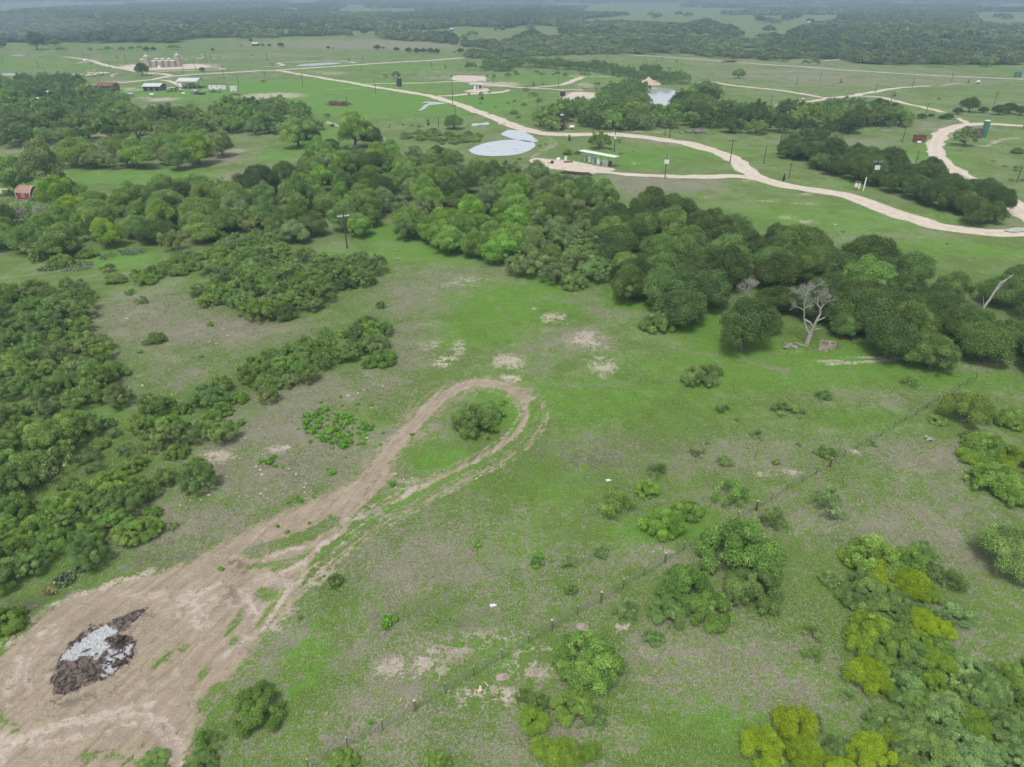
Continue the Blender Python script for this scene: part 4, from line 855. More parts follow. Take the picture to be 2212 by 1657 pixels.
zone('V', [(1940,1530),(2040,1500),(2100,1440),(2260,1440),(2260,1700),(1960,1700),(1900,1600)], "bush:bluish:4 bush:pale:4 bush:green:2 vine:lime:1", (1.1, 2.0), 1.9, "of the bottom right corner thicket", 'bushes of the corner thicket', 66)
zone('V', [(1620,1600),(1700,1560),(1760,1600),(1850,1610),(1960,1620),(1960,1720),(1620,1720)], "vine:yellow:5 vine:lime:1 bush:bluish:1", (1.1, 1.7), 1.8, "of the yellow bottom mounds", 'yellow mounds of the bottom edge', 67)
# bright weeds
zone('V', [(630,930),(690,850),(790,850),(840,900),(830,960),(760,990),(670,985)], "weed:vivid:1", (.18, .42), 2.6, "scattered round the bright weed patch", 'loose weeds round the weed patch', 72, lim=26)
zone('V', [(655,900),(700,880),(760,900),(800,920),(790,960),(730,965),(690,950),(655,935)], "weed:vivid:1", (.28, .72), .8, "of the bright weed patch", 'bright weeds of the grey soil patch', 71, lim=66)
def wplace(x, y, w_):
    sz_ = 'tiny, ' if w_ < 12 else 'small, ' if w_ < 16 else 'larger, '
    return sz_ + ('by the grey shrub trio' if 1140 < x < 1200 and y < 1300 else 'on the dry slope near the bottom edge' if y > 1450 else 'between clearing and fence' if y > 1290 and x > 700 else 'near the fence foot' if x > 1000 else 'beside the straight arm of the track' if x > 740 and y > 860 else 'in the upper left grass' if y < 800 else 'just above the burnt clearing' if y > 1060 and x < 720 else 'in the row below the weed patch' if x > 670 else 'on bare soil left of the weed patch')
for x, y, w_ in ((835,1344,34),(850,1338,22),(725,1256,42),(648,1334,15),(600,1137,12),(565,994,14),(580,996,22),(590,985,15),(594,1005,14),(718,1022,17),(707,1014,10),(650,1082,14),(640,1074,12),(622,1086,10),(620,1150,12),(668,1130,9),(890,938,12),(848,1045,16),(700,1245,8),(433,770,14),(300,760,14),(770,870,14),(1190,1212,12),(1165,1200,26),(1160,1222,20),(940,1340,12),(1030,1175,22),(800,1560,14),(560,1000,10),(1140,1395,18),(1110,1440,12),(995,1395,14),(610,1008,10),(478,1228,14)):
    one('V', x, y, w_, 'weed', 'vivid' if (x, y) != (725, 1256) else 'olive', ('olive dark weed bush beside the dirt track' if (x, y) == (725, 1256) else 'bright green weed clump %s' % wplace(x, y, w_)), None if (x, y) == (725, 1256) else ('single weeds in dry grass' if x > 660 else 'single weeds on bare soil'))
# ---- describe thicket plants: place in their thicket, size, look
def describe():
    byz = {}
    for p in PLANTS:
        if isinstance(p[5], tuple): byz.setdefault(p[5][0], []).append(p)
    for desc, L in byz.items():
        U = [proj((p[0], p[1], 0)) for p in L]; ux = np.array([u[0] for u in U]); uy = np.array([u[1] for u in U]); R = np.array([p[2] for p in L])
        qx = np.argsort(np.argsort(ux)) / max(1, len(L) - 1); qy = np.argsort(np.argsort(uy)) / max(1, len(L) - 1); qr = np.argsort(np.argsort(R)) / max(1, len(L) - 1)
        fx = (['far left', 'left', 'centre left', 'centre', 'centre right', 'right', 'far right'] if len(L) > 30 else ['left end', 'left', 'middle', 'right', 'right end']) if len(L) > 6 else ['left', 'middle', 'right']; fy = (['rear', 'upper', 'lower', 'front'] if len(L) > 30 else ['back', 'middle', 'front']) if len(L) > 6 else ['back', 'front']
        for i, p in enumerate(L):
            s = '' if len(L) < 4 else ('big ' if qr[i] > .72 else 'small ' if qr[i] < .28 else '')
            if (uy[i] == uy.max()): pos = 'nearest one'
            elif uy[i] == uy.min(): pos = 'farthest back'
            elif ux[i] == ux.min(): pos = 'leftmost'
            elif ux[i] == ux.max(): pos = 'rightmost'
            else: pos = '%s %s' % (fy[min(len(fy) - 1, int(qy[i] * len(fy)))], fx[min(len(fx) - 1, int(qx[i] * len(fx)))])
            p[5] = '%s%s %s, %s %s' % (s, TWORD[p[4]], NOUN[p[3]], pos, desc)
        dd = {}
        for p in L: dd.setdefault(p[5], []).append(p)
        for k, q in dd.items():
            if 2 <= len(q) <= 3:
                q.sort(key=lambda p: p[1])
                for p, wd in zip(q, ('nearer one', 'farther one') if len(q) == 2 else ('nearest', 'middle one', 'farthest')): p[5] = p[5] + ', ' + wd
describe()
sz = lambda p: p[2] / math.hypot(p[0], p[1], CAM_H)
BRUSH = []
for kd, cap in (('mesq', 285),):
    L = sorted([p for p in PLANTS if p[3] == kd], key=sz, reverse=True)[cap:]; ids = set(id(p) for p in L); BRUSH += L; PLANTS = [p for p in PLANTS if id(p) not in ids]
COUNT = {}
for (x, y, rad, kind, tint, lab, grp, hf) in PLANTS:
    i = COUNT.get(kind, 0); COUNT[kind] = i + 1; me, tm = PROTO[kind][i % len(PROTO[kind])]
    z = float(relief(np.array([x]), np.array([y]))[0]); rz = random.uniform(0, 6.28); s = rad * .98
    sy = s * random.uniform(.86, 1.14); szz = s * hf * random.uniform(.92, 1.1) * (1.12 if kind in ('weed', 'vine') else 1)
    t = TINT[tint]; j = random.uniform(.86, 1.16); hshift = random.uniform(-.07, .07); colr = (t[0] * j * (1 + hshift), t[1] * j, t[2] * j * (1 - hshift), 1)
    if kind == 'weed':
        o = link(NAMES[kind], me, None, None, (x, y, z - .03), rz); o.scale = (s, sy, szz); o.color = colr; tag(o, lab, CATS[kind], grp)
    else:
        o = thing(NAMES[kind], lab, CATS[kind], (x, y, z - .03), rz, grp); o.scale = (s, sy, szz)
        c = link("crown" if kind in ('oak', 'elm', 'mesq') else "foliage", me, None, o); c.color = colr
        link("trunk" if kind in ('oak', 'elm', 'mesq') else "stems", tm, None, o)
print("PLANTS", COUNT, "BRUSH", len(BRUSH))
def pullq(me):
    v = np.zeros(len(me.vertices) * 3, np.float32); me.vertices.foreach_get('co', v); t = np.zeros(len(me.polygons), np.float32); me.attributes['tv'].data.foreach_get('value', t); return v.reshape(-1, 4, 3), t
LQ = []; LT = []; src = [pullq(m_) for m_, _ in PROTO['mesq']]; g = np.random.default_rng(4)
for i, (x, y, rad, kind, tint, lab, grp, hf) in enumerate(BRUSH):
    q, t = src[i % len(src)]; k = g.choice(len(q), 2200, replace=False); q = q[k]; c = q.mean(1, keepdims=True); q = c + (q - c) * 2.0; a = g.random() * 6.283; ca, sa = math.cos(a), math.sin(a); s = rad * .98
    q = np.stack([(q[..., 0] * ca - q[..., 1] * sa) * s + x, (q[..., 0] * sa + q[..., 1] * ca) * s + y, q[..., 2] * s * hf], -1); LQ.append(q); LT.append(np.clip(t[k] * .8 + {'dark': -.22, 'grey': .1}.get(tint, 0) + g.normal() * .08, 0, 1))
if LQ: o = link("distant_brush", quads("distant_brush", np.concatenate(LQ), {'tv': np.concatenate(LT)}), leaf_m); o.color = (.85, .93, .82, 1); tag(o, 'the farther low mesquite brush filling the distant thickets', kind='stuff')
# ---- bare dead trees
def deadtree(name, label, x, y, hpx, seed, region='V', spread=.62, lean=(0, 0), trunk=1.0):
    (vx, vy), = cv(region, (x, y)); P = at(vx, vy); H_ = hgt(vx, vy, vy - hpx * sc(region)); r = np.random.default_rng(seed); o = thing(name, label, 'dead tree', tuple(P)); T = MB(); Bm = MB()
    def grow(p, d, L, rad, lev):
        n = 3; pts = [p]; rad = max(rad, .03); rs = [rad]
        for k in range(n):
            d = unit(d + r.normal(size=3) * .16 + np.array([0, 0, .04])); pts.append(pts[-1] + d * L / n); rs.append(rad * (1 - .45 * (k + 1) / n))
        (T if lev < 2 else Bm).tube(pts, rs, 7 if lev < 2 else 4 if lev < 4 else 3, cap=lev < 3)
        if lev >= 6: return
        for k in range((2 if lev < 1 else 3)):
            a = r.random() * 6.283; q = unit(np.cross(d, unit(r.normal(size=3)))); dd = unit(d * (1 - spread * .35) + q * spread * (1 if lev < 4 else .8)); dd[2] = max(dd[2], -.05) + .12
            grow(pts[-1] if k < 2 else pts[-2], unit(dd), L * r.uniform(.62, .8), rs[-1] * (.82 if k == 0 else .6), lev + 1)
    grow(np.array([0, 0, -.1]), unit(np.array([lean[0], lean[1], 1.0])), H_ * .27, H_ * .03 * trunk, 0)
    T.build('trunk', dead_m, o); Bm.build('branches', dead_m, o); return o
REG['Q7'] = (3000, 950, 3.314)
def bigdead():
    (vx, vy), = cv('Q7', (760, 1412)); P = at(vx, vy); kx = mpp(vx, vy) * sc('Q7'); kz = kx * 1.12; r = np.random.default_rng(6); o = thing('dead_tree', 'bare grey dead tree with twisted forked trunk at the right wood edge', 'dead tree', tuple(P)); T = MB(); Bm = MB()
    q = lambda x, y, d=0: np.array([(x - 760) * kx, d, (1412 - y) * kz])
    for pts, w0, w1 in (([(755, 1425, 0), (762, 1350, 0), (775, 1265, 0)], .42, .33), ([(765, 1285, 0), (710, 1225, .1), (680, 1160, .2), (650, 1085, .2), (625, 990, 0), (598, 900, -.2), (603, 790, -.2), (615, 735, 0)], .2, .07), ([(772, 1275, 0), (785, 1190, -.2), (798, 1105, -.3), (830, 1020, -.3), (815, 950, -.3), (770, 905, -.2), (765, 830, 0), (785, 790, 0)], .24, .05),
                        ([(785, 1190, 0), (735, 1135, 0), (665, 1105, .2)], .15, .17), ([(800, 1110, -.3), (850, 1070, -.6), (882, 1045, -.8)], .13, .09), ([(815, 960, -.3), (850, 925, 0), (920, 880, .3)], .1, .04), ([(625, 990, 0), (590, 965, .3), (520, 945, .6), (455, 1005, .8)], .09, .03), ([(600, 800, 0), (545, 780, 0), (470, 770, .2)], .08, .03), ([(615, 740, 0), (665, 720, 0), (720, 690, 0)], .08, .03), ([(780, 1240, 0), (825, 1200, -.5), (858, 1188, -.7)], .1, .06)):
        T.tube([q(*p) for p in pts], list(np.linspace(w0, w1, len(pts))), 8)
    T.build('trunk', dead_m, o)
    def twig(p, d, L, rad, lev):
        e = p + d * L; m = (p + e) / 2 + r.normal(size=3) * L * .12; Bm.tube([p, m, e], [rad, rad * .75, rad * .5], 4 if lev < 2 else 3, False)
        if lev < 4:
            for _ in range(3): twig(e if _ else m, unit(d + r.normal(size=3) * .55 + np.array([0, 0, .1])), L * r.uniform(.6, .85), rad * .6, lev + 1)
    for x, y, n, dx in ((615, 740, 5, 0), (600, 800, 3, -.4), (480, 770, 3, -.6), (550, 780, 3, -.3), (720, 690, 2, .5), (600, 905, 4, .2), (625, 960, 3, .4), (520, 945, 2, -.5), (785, 795, 3, 0), (765, 830, 3, .2), (830, 850, 3, .2), (920, 880, 2, .6), (850, 925, 3, .2), (770, 905, 2, -.5), (860, 800, 2, .1)):
        for _ in range(n): twig(q(x, y), unit(np.array([dx + r.normal() * .5, r.normal() * .4, .75])), .62, .045, 0)
    Bm.build('branches', dead_m, o)
bigdead()
deadtree('dead_tree', 'smaller bare grey dead tree standing inside the right wood', 1628, 668, 98, 8, spread=.6, trunk=.75)
deadtree('dead_tree', 'bare grey dead tree in the upper left row of trees', 222, 352, 46, 12, spread=.75, trunk=.8)
deadtree('dead_tree', 'bare grey dead tree below the red shed', 75, 500, 70, 15, spread=.7, lean=(.3, 0), trunk=.6)
lb = MB(); P = at(2098, 700); k_ = hgt(2098, 700, 600); lb.tube([(0, 0, 0), (2.0, .4, k_ * .5), (3.2, .8, k_ * .85), (5.2, 1.2, k_)], [.28, .2, .15, .06], 7); lb.tube([(2.8, .6, k_ * .7), (4.2, .2, k_ * 1.05)], [.1, .03], 5); lb.tube([(1.4, .3, k_ * .35), (.6, .2, k_ * .6)], [.1, .03], 5)
tag(lb.build('leaning_dead_trunk', dead_m, None, tuple(P)), 'pale leaning dead trunk poking out of the right wood', 'dead trunk')
# ---- far woodland: one mass beyond counting
def inany(u, v, L): 
    m = np.zeros(u.shape, bool)
    for r, q in L: m |= inpoly(u, v, cv(r, *q))
    return m
WOODS = [('V', [(-900,-30),(3100,-30),(3100,70),(2212,114),(1150,104),(1150,60),(1060,55),(980,56),(880,61),(790,60),(740,70),(636,72),(555,76),(440,74),(370,85),(160,85),(0,84),(-900,84)]),
         ('Z2', [(1060,250),(1320,265),(1640,290),(1760,340),(2000,345),(2212,330),(2212,410),(2090,405),(1900,375),(1700,355),(1500,330),(1290,325),(1110,312),(1050,290)]), ('Z2', [(1830,425),(2212,420),(2212,468),(1960,470),(1830,462)]),
         ('Z3', [(0,290),(300,270),(340,250),(480,215),(900,185),(1180,190),(1480,215),(1700,200),(1760,270),(2000,290),(2212,290),(2212,475),(2000,465),(1640,450),(1590,430),(1200,435),(940,435),(800,428),(640,435),(400,440),(180,455),(0,465)]),
         ('Z4', [(0,285),(280,262),(420,225),(600,185),(760,150),(1100,140),(1560,150),(1700,200),(2212,240),(2212,515),(1700,515),(1200,512),(980,512),(740,500),(560,470),(420,475),(300,465),(120,468),(60,490),(0,480)])]
HOLES = [('Z3', [(500,178),(1000,135),(1320,122),(1640,128),(2212,132),(2930,128),(2900,150),(2800,165),(2640,190),(2490,225),(2400,262),(2212,292),(1990,285),(1960,240),(1780,205),(1690,160),(1600,175),(1500,205),(1200,190),(930,180),(620,190)]), ('Z4', [(1730,140),(1990,128),(2500,135),(2500,200),(2050,205),(1860,192)]), ('Z4', [(1790,60),(2100,45),(2600,50),(2600,68),(1800,72)]),
         ('Z3', [(20,235),(120,218),(440,232),(420,262),(340,280),(160,250),(0,258)]), ('Z3', [(0,288),(120,286),(120,300),(0,312)]), ('Z1', [(1800,48),(2212,58),(2400,60),(2600,72),(2500,88),(2212,66),(1900,64)]), ('Z2', [(720,42),(880,40),(1010,52),(960,62),(780,54)]), ('Z2', [(300,68),(420,72),(380,100),(290,92)]),
         ('Z2', [(1640,245),(1760,225),(1930,235),(2100,240),(2212,245),(2212,290),(2100,300),(1990,285),(1900,290),(1760,330),(1700,300)]), ('Z2', [(0,300),(40,290),(60,300),(20,312)]), ('Z3', [(560,42),(700,40),(700,52),(560,50)]), ('Z1', [(700,120),(840,125),(960,170),(860,165)])]
g = np.random.default_rng(77); N0 = 62000
ud = np.exp(g.uniform(math.log(560), math.log(9500), N0)); ua = g.uniform(-R_(44), R_(44), N0); X = ud * np.sin(ua); Y = ud * np.cos(ua)
U_, V_ = proj(np.stack([X, Y, np.full(N0, 4.0)], 1)); cell = inany(U_, V_, WOODS); hole = inany(U_, V_, HOLES)
for z_ in (0., 8.): u2, v2 = proj(np.stack([X, Y, np.full(N0, z_)], 1)); hole |= inany(u2, v2, HOLES)
ok = cell & (~hole) & ((V_ > 30) | (fbm(X / 420, Y / 900, 21, 3) > .5) ); gap = fbm(X / 60, Y / 60, 31, 2) < .30; ok &= ~(gap & (V_ > 40))
sprk = (~cell | hole) & (V_ > -5) & (V_ < 130) & (g.random(N0) < .012) & (V_ < 75); ok |= sprk
ok &= ~((V_ > 76) & (U_ > 1140) & (U_ < 1660) & (V_ < 118) & (g.random(N0) < .35))
X, Y, ud, VV = X[ok], Y[ok], ud[ok], V_[ok]; n = len(X); print("WOODLAND", n)
Rr = np.maximum(4.0, ud * .0058) * g.uniform(.75, 1.25, n); Hh = np.clip(Rr * g.uniform(1.0, 1.4, n), 4.5, 9.5); scrub = (VV > 74) & (np.abs(proj(np.stack([X, Y, X * 0], 1))[0] - 1330) < 330); Hh = np.where(scrub, Hh * .7, Hh)
nl = np.where(ud < 1100, 170, np.where(ud < 2200, 80, 40)); idx = np.repeat(np.arange(n), nl); m = len(idx)
d = unit(g.normal(size=(m, 3))); d[:, 2] = np.abs(d[:, 2]) * 1.1 - .12; lob = 1 + .18 * np.sin(3 * np.arctan2(d[:, 1], d[:, 0]) + idx) + .12 * np.sin(5 * d[:, 2] + idx * 1.7)
Pp = np.stack([X[idx] + d[:, 0] * Rr[idx] * lob, Y[idx] + d[:, 1] * Rr[idx] * lob, Hh[idx] * (.42 + .55 * d[:, 2])], 1)
nn = unit(d + g.normal(size=(m, 3)) * .45); t = unit(np.cross(nn, g.normal(size=(m, 3)))); bt = np.cross(nn, t); s = (Rr[idx] * np.where(nl[idx] > 100, .19, np.where(nl[idx] > 50, .28, .4)) * g.uniform(.6, 1.3, m))[:, None]
Q = np.stack([Pp - t * s, Pp - bt * s * .7, Pp + t * s, Pp + bt * s * .7], 1); lowf = fbm(X / 170, Y / 420, 51, 3); tv = np.clip((g.beta(1.4, 2.2, n) * .8 + (lowf - .5) * .9 + np.where(scrub, .22, 0))[idx] + g.normal(size=m) * .13, 0, 1)
leaf_far = leafmat("far_foliage", (.09, .135, .065, 1), (.24, .32, .13, 1), (.34, .42, .2, 1))
wd = link("woodland", quads("woodland", Q, {'tv': tv}), leaf_far); tag(wd, 'dense far woodland filling the horizon beyond the pastures', kind='stuff')
# ---- short tufts of grass and straw on the near ground
g = np.random.default_rng(91); N0 = 520000; ud = 30 + 118 * g.random(N0) ** .66; ua = g.uniform(-R_(42), R_(42), N0); X = ud * np.sin(ua); Y = ud * np.cos(ua); M = masks(X, Y)
U_, V_ = proj(np.stack([X, Y, X * 0], 1)); cl = fbm(X * .5, Y * .5, 41, 3)
ok = (U_ > -60) & (U_ < 2280) & (V_ > 540) & (V_ < 1740) & (g.random(N0) > M['dirt'] * 1.35) & (g.random(N0) > M['pale'] * 1.2) & (cl > .34)
X, Y, cl = X[ok], Y[ok], cl[ok]; dry = M['dry'][ok]; lush = M['lush'][ok]; n = len(X); print("TUFTS", n)
nl = 3; idx = np.repeat(np.arange(n), nl); m = n * nl; a = g.uniform(0, 6.283, m); tl = g.uniform(.6, 2.2, m); h = (g.uniform(.03, .085, n) * (1 + .6 * (cl - .45)))[idx]
base = np.stack([X[idx] + g.normal(0, .12, m), Y[idx] + g.normal(0, .12, m), relief(X[idx], Y[idx]) - .01], 1); dr = np.stack([np.cos(a) * tl, np.sin(a) * tl, np.ones(m)], 1); sd = np.stack([-np.sin(a), np.cos(a), a * 0], 1) * (.018 + .022 * g.random(m))[:, None]
top = base + dr * h[:, None]; Q = np.stack([base - sd, base + sd, top + sd * .6, top - sd * .6], 1)
isdry = (g.random(n) < .15 + .62 * dry - .35 * lush)[idx]
b = NB("grass_tufts"); tv = b.attr('tv'); c = b.mix(b.ramp(tv, 0, .49), (.11, .205, .036, 1), (.20, .335, .068, 1)); c = b.mix(b.ramp(tv, .495, .505), c, b.mix(b.ramp(tv, .5, 1), (.23, .205, .15, 1), (.37, .335, .27, 1)))
d_ = b.n("BsdfDiffuse", {'Color': c}); b.t.links.new(d_.outputs[0], b.out.inputs['Surface'])
tvv = np.where(isdry, .52 + .48 * g.random(n)[idx], .48 * np.clip(g.random(n)[idx] * .8 + .3 * lush[idx], 0, 1))
gr = link("grass", quads("grass", Q, {'tv': tvv}), b.m); tag(gr, 'short green and straw coloured grass tufts on the near ground', kind='stuff')
# ================================================================== BUILT THINGS
REG.update({'Q1': (250, 180, 3.16), 'Q2': (1480, 250, 3.687), 'Q3': (2080, 440, 4.424), 'Q4': (3380, 460, 3.089), 'Q5': (0, 680, 5.53), 'Q6': (2500, 440, 3.16), 'Q7': (3000, 950, 3.314)})
def gp(r, x, y): (a, b_), = cv(r, (x, y)); return at(a, b_)
def gm(r, x, y, px): (a, b_), = cv(r, (x, y)); return mpp(a, b_) * px * sc(r)
def gh(r, x, y, yt): (a, b_), (c_, d_) = cv(r, (x, y), (x, yt)); return hgt(a, b_, d_)
wood_m = paint("weathered_pole_wood", (.075, .062, .05, 1), .9, 0, (.14, .125, .11, 1), .5, 2); rust_m = paint("rust", (.13, .06, .042, 1), .85, .2, (.22, .12, .08, 1), .8, .8)
rustroof_m = paint("rusted_roof_sheet", (.17, .062, .05, 1), .8, .1, (.30, .17, .13, 1), .6, .5); white_m = paint("white_painted_metal", (.74, .76, .76, 1), .45, 0, (.5, .44, .38, 1), .35, .8)
beige_m = paint("beige_tank_paint", (.39, .36, .29, 1), .6, 0, (.30, .22, .16, 1), .5, .5); grey_m = paint("grey_metal", (.36, .38, .38, 1), .5, .2, (.25, .2, .17, 1), .4, 1)
black_m = paint("black_iron", (.035, .03, .028, 1), .6, .2, (.12, .06, .04, 1), .6, 1.5); green_m = paint("green_tank_paint", (.05, .21, .13, 1), .5, 0, (.11, .13, .09, 1), .4, .6)
red_m = paint("red_shed_boards", (.27, .05, .052, 1), .75, 0, (.2, .05, .05, 1), .4, 2); shin_m = paint("brown_shingle", (.38, .24, .19, 1), .9, 0, (.26, .17, .12, 1), .6, 1.5); trim_m = paint("white_trim", (.72, .66, .62, 1), .6)
board_m = paint("weathered_boards", (.2, .165, .135, 1), .9, 0, (.1, .08, .065, 1), .6, 1); dark_m = paint("opening_shade_and_tyre", (.02, .02, .02, 1), .9); conc_m = paint("old_concrete", (.36, .32, .26, 1), .9, 0, (.2, .17, .13, 1), .6, 1.5)
gun_m = paint("dark_tank_steel", (.05, .042, .042, 1), .6, .2, (.13, .08, .06, 1), .5, 1); blue_m = paint("faded_blue_grey", (.28, .36, .42, 1), .5); gal_m = paint("galvanised_roof", (.62, .66, .66, 1), .4, .1, (.48, .47, .44, 1), .4, .3)
orange_m = paint("orange_base", (.6, .14, .06, 1), .6); cream_m = paint("cream_hide", (.62, .52, .42, 1), .9, 0, (.5, .38, .28, 1), .4, 1); tpost_m = paint("green_steel_post", (.05, .075, .055, 1), .7); cut_m = paint("fresh_cut_post_top", (.62, .5, .36, 1), .8)
wire_m = paint("galvanised_wire", (.3, .31, .3, 1), .5, .5)
# ---- utility poles
def pole(r, xb, yb, yt, label, arm=1.6, tr=0, box=0, lean=0.0, rz=0.0, sleeve=False, thick=1.0, group=None):
    P = gp(r, xb, yb); h = min(max(gh(r, xb, yb, yt), 5.0), 15.0); d = math.hypot(P[0], P[1]); k = thick * max(.15, d * .00024)
    o = thing('utility_pole', label, 'pole', tuple(P), rz, group)
    MB().tube([(0, 0, -.3), (lean * .5, 0, h * .5), (lean, 0, h)], [k, k * .88, k * .72], 8).build('pole_shaft', wood_m, o)
    if arm:
        a = MB().box((lean, .14, h - .5), (arm * 1.25, .14 + k * .3, .13 + k * .3)); a.build('crossarm', wood_m if tr == 0 else grey_m, o)
        i_ = MB()
        for q in (-.55, -.2, .55): i_.cyl((lean + q * arm, .14, h - .44 + k * .2), .055 + k * .25, .2 + k, 6)
        i_.build('insulator', grey_m, o)
    for q in range(tr):
        m = MB().cyl((lean + (q - (tr - 1) / 2) * .75, -.42, h - 2.7), .33 + k * .35, 1.15, 14); m.cyl((lean + (q - (tr - 1) / 2) * .75, -.42, h - 1.55), .1, .2, 8); m.build('transformer', white_m, o)
    if box: MB().box((0, -.25, 1.5), (.6, .3, .9)).build('meter_box', grey_m, o)
    if sleeve: MB().tube([(-.25, -.25, 0), (-.25, -.25, h * .62)], [.2, .2], 8).build('conduit', white_m, o)
    return o, P, h
PO = """Z1|730 500 440|slim pole near the bare well pad at far left
Z1|785 570 465|pole left of the tank battery, beside the upper road
Z1|1095 555 460|pole between upper road and the beige tanks
Z1|950 600 540|short pole by the upper road bend
Z1|335 590 545|pole in the open upper left pasture
Z1|30 550 500|pole nearest the left edge of the far pasture
Z1|1590 638 535|pole in front of the right end of the tank battery
Z1|1690 605 505|pole with lamp right of the tank battery
Z1|1785 545 450|pole behind the tank pad, left of a pair
Z1|1825 520 452|pole behind the tank pad, right of a pair
Z1|1940 685 565|pole standing between road and green field by the trailer
Z1|2065 748 650|pole behind the small white trailer
Z2|98 525 455|white topped pole near the loop track
Z2|85 718 618|pole in the bright field below the road junction
Z2|405 752 625|pole leaning over the road junction slope
Z2|1035 815 685|pole on the lower verge of the diagonal road
Z2|790 925 825|pole beside the brown brush heap
Z2|915 620 540|pole in the pasture above the diagonal road
Z2|925 530 480|far pole above the straight road
Z2|1515 590 530|pole beside the far pump jack track
Z2|1700 918 628|tall twin height pole at the creek culvert
Z2|2050 720 600|pole right of the white salty pad
Z2|1722 1000 930|short pole in the meadow below the culvert
Z3|220 1060 862|tall pole left of the tall dark tank
Z3|402 755 655|pole at the fork of pale tracks
Z3|590 645 570|white capped pole below the far thicket row
Z3|818 510 460|far pole under the long fence road
Z3|1243 585 512|far pole right of the row thicket, taller
Z3|1163 590 545|far pole right of the row thicket, shorter
Z3|1293 540 482|far pole near the fence road
Z3|980 820 765|short pole inside the pond thicket
Z6|1578 245 140|pole left of the round pond tree
Z7|1320 310 192|thin pole behind the thick road pole
Z7|697 340 293|stub pole behind the round mesquite
Z7|560 160 100|stub pole on the bare patch above the road
Z8|1160 368 238|leaning pole left of the big pump jack
Z8|635 340 252|pole at the end of the pond thicket
Z8|180 680 555|pole beside the dark pump jack
Z8|1272 570 452|pole behind the dark tree strip
Z8|2148 715 592|pole leaning at the right edge inside the loop
Z8|2196 262 205|short pole on the loop road at the right edge
Z4|245 738 660|pole in the right pasture, left of a pair
Z4|450 700 647|pole in the right pasture, right of a pair
Z4|1245 755 670|pole behind the pale right hand track
Z4|1583 705 615|pole beyond the right hand track
Z4|1062 880 782|pole between the tracks beside a pump jack
Z4|1364 985 910|pole standing on the lower right track
Z4|25 905 820|pole above the pond thicket, left of two
Z4|240 935 880|pole above the pond thicket, right of two
Z4|925 800 752|short pole at the fork of the right track"""
for ln in PO.split("\n"):
    r_, q_, lab = ln.split("|"); x_, yb_, yt_ = map(float, q_.split()); pole(r_, x_, yb_, yt_, lab, arm=0 if len(lab) % 3 else 1.2, rz=random.uniform(-.5, .5))
pc, PC, HC = pole('V', 750, 537, 462, 'brown power pole with white crossarm at the top of the meadow', 2.2, rz=.35, thick=1.25)
for c in pc.children:
    if c.name.startswith('crossarm'): c.data.materials.clear(); c.data.materials.append(white_m)
pole('Z7', 1362, 325, 132, 'thick dark crossarm pole beside the road bend', 2.2, thick=1.3)
pole('Z7', 1882, 550, 340, 'tall crossarm pole inside the road bend at right', 2.4, thick=1.2)
pole('Z7', 883, 450, 268, 'transformer pole between round mesquite and white roof', 1.6, tr=1, thick=1.15)
pd, PD, HD = pole('Z7', 1320, 680, 472, 'pole with paired transformers beside the lower spur road', 1.8, tr=2, thick=1.0)
pole('Z7', 2174, 555, 388, 'tall plain pole right of the main road bend', 0, thick=1.1)
pole('Z8', 90, 468, 243, 'tall double crossarm pole left of the dark tree strip', 2.4, thick=1.3)
pole('Z8', 900, 748, 520, 'pole with two white transformers by the dark tree strip', 2.2, tr=2, thick=1.3)
pole('Z8', 828, 782, 598, 'pole with a pale conduit sleeve by the verge', 0, sleeve=True, thick=1.2)
pole('Z4', 1955, 902, 795, 'crossarm pole above the right edge oaks', 2.6, thick=1.1)
pole('V', -330, 720, 640, 'power pole off beyond the left thicket', 2.2)
EP = at(-330, 720); EH = min(max(hgt(-330, 720, 640), 5), 15)
def cable(A, B, sag, label, off):
    p = [np.array(A) * (1 - t) + np.array(B) * t - np.array([0, 0, sag * 4 * t * (1 - t)]) + np.array([off, 0, 0]) for t in np.linspace(0, 1, 14)]
    tag(MB().tube(p, .01, 4).build('power_line', wire_m), label, 'cable', 'wires from the meadow power pole')
for off, wn in ((-.9, 'left strand of '), (0, 'middle strand of '), (.9, 'right strand of ')):
    cable((PC[0], PC[1], HC - .3), (PD[0], PD[1], HD - .3), 1.6, wn + 'thin power wire crossing over the central wood', off)
    cable((PC[0], PC[1], HC - .3), (EP[0], EP[1], EH - .3), 2.0, wn + 'thin power wire running left from the brown power pole', off)
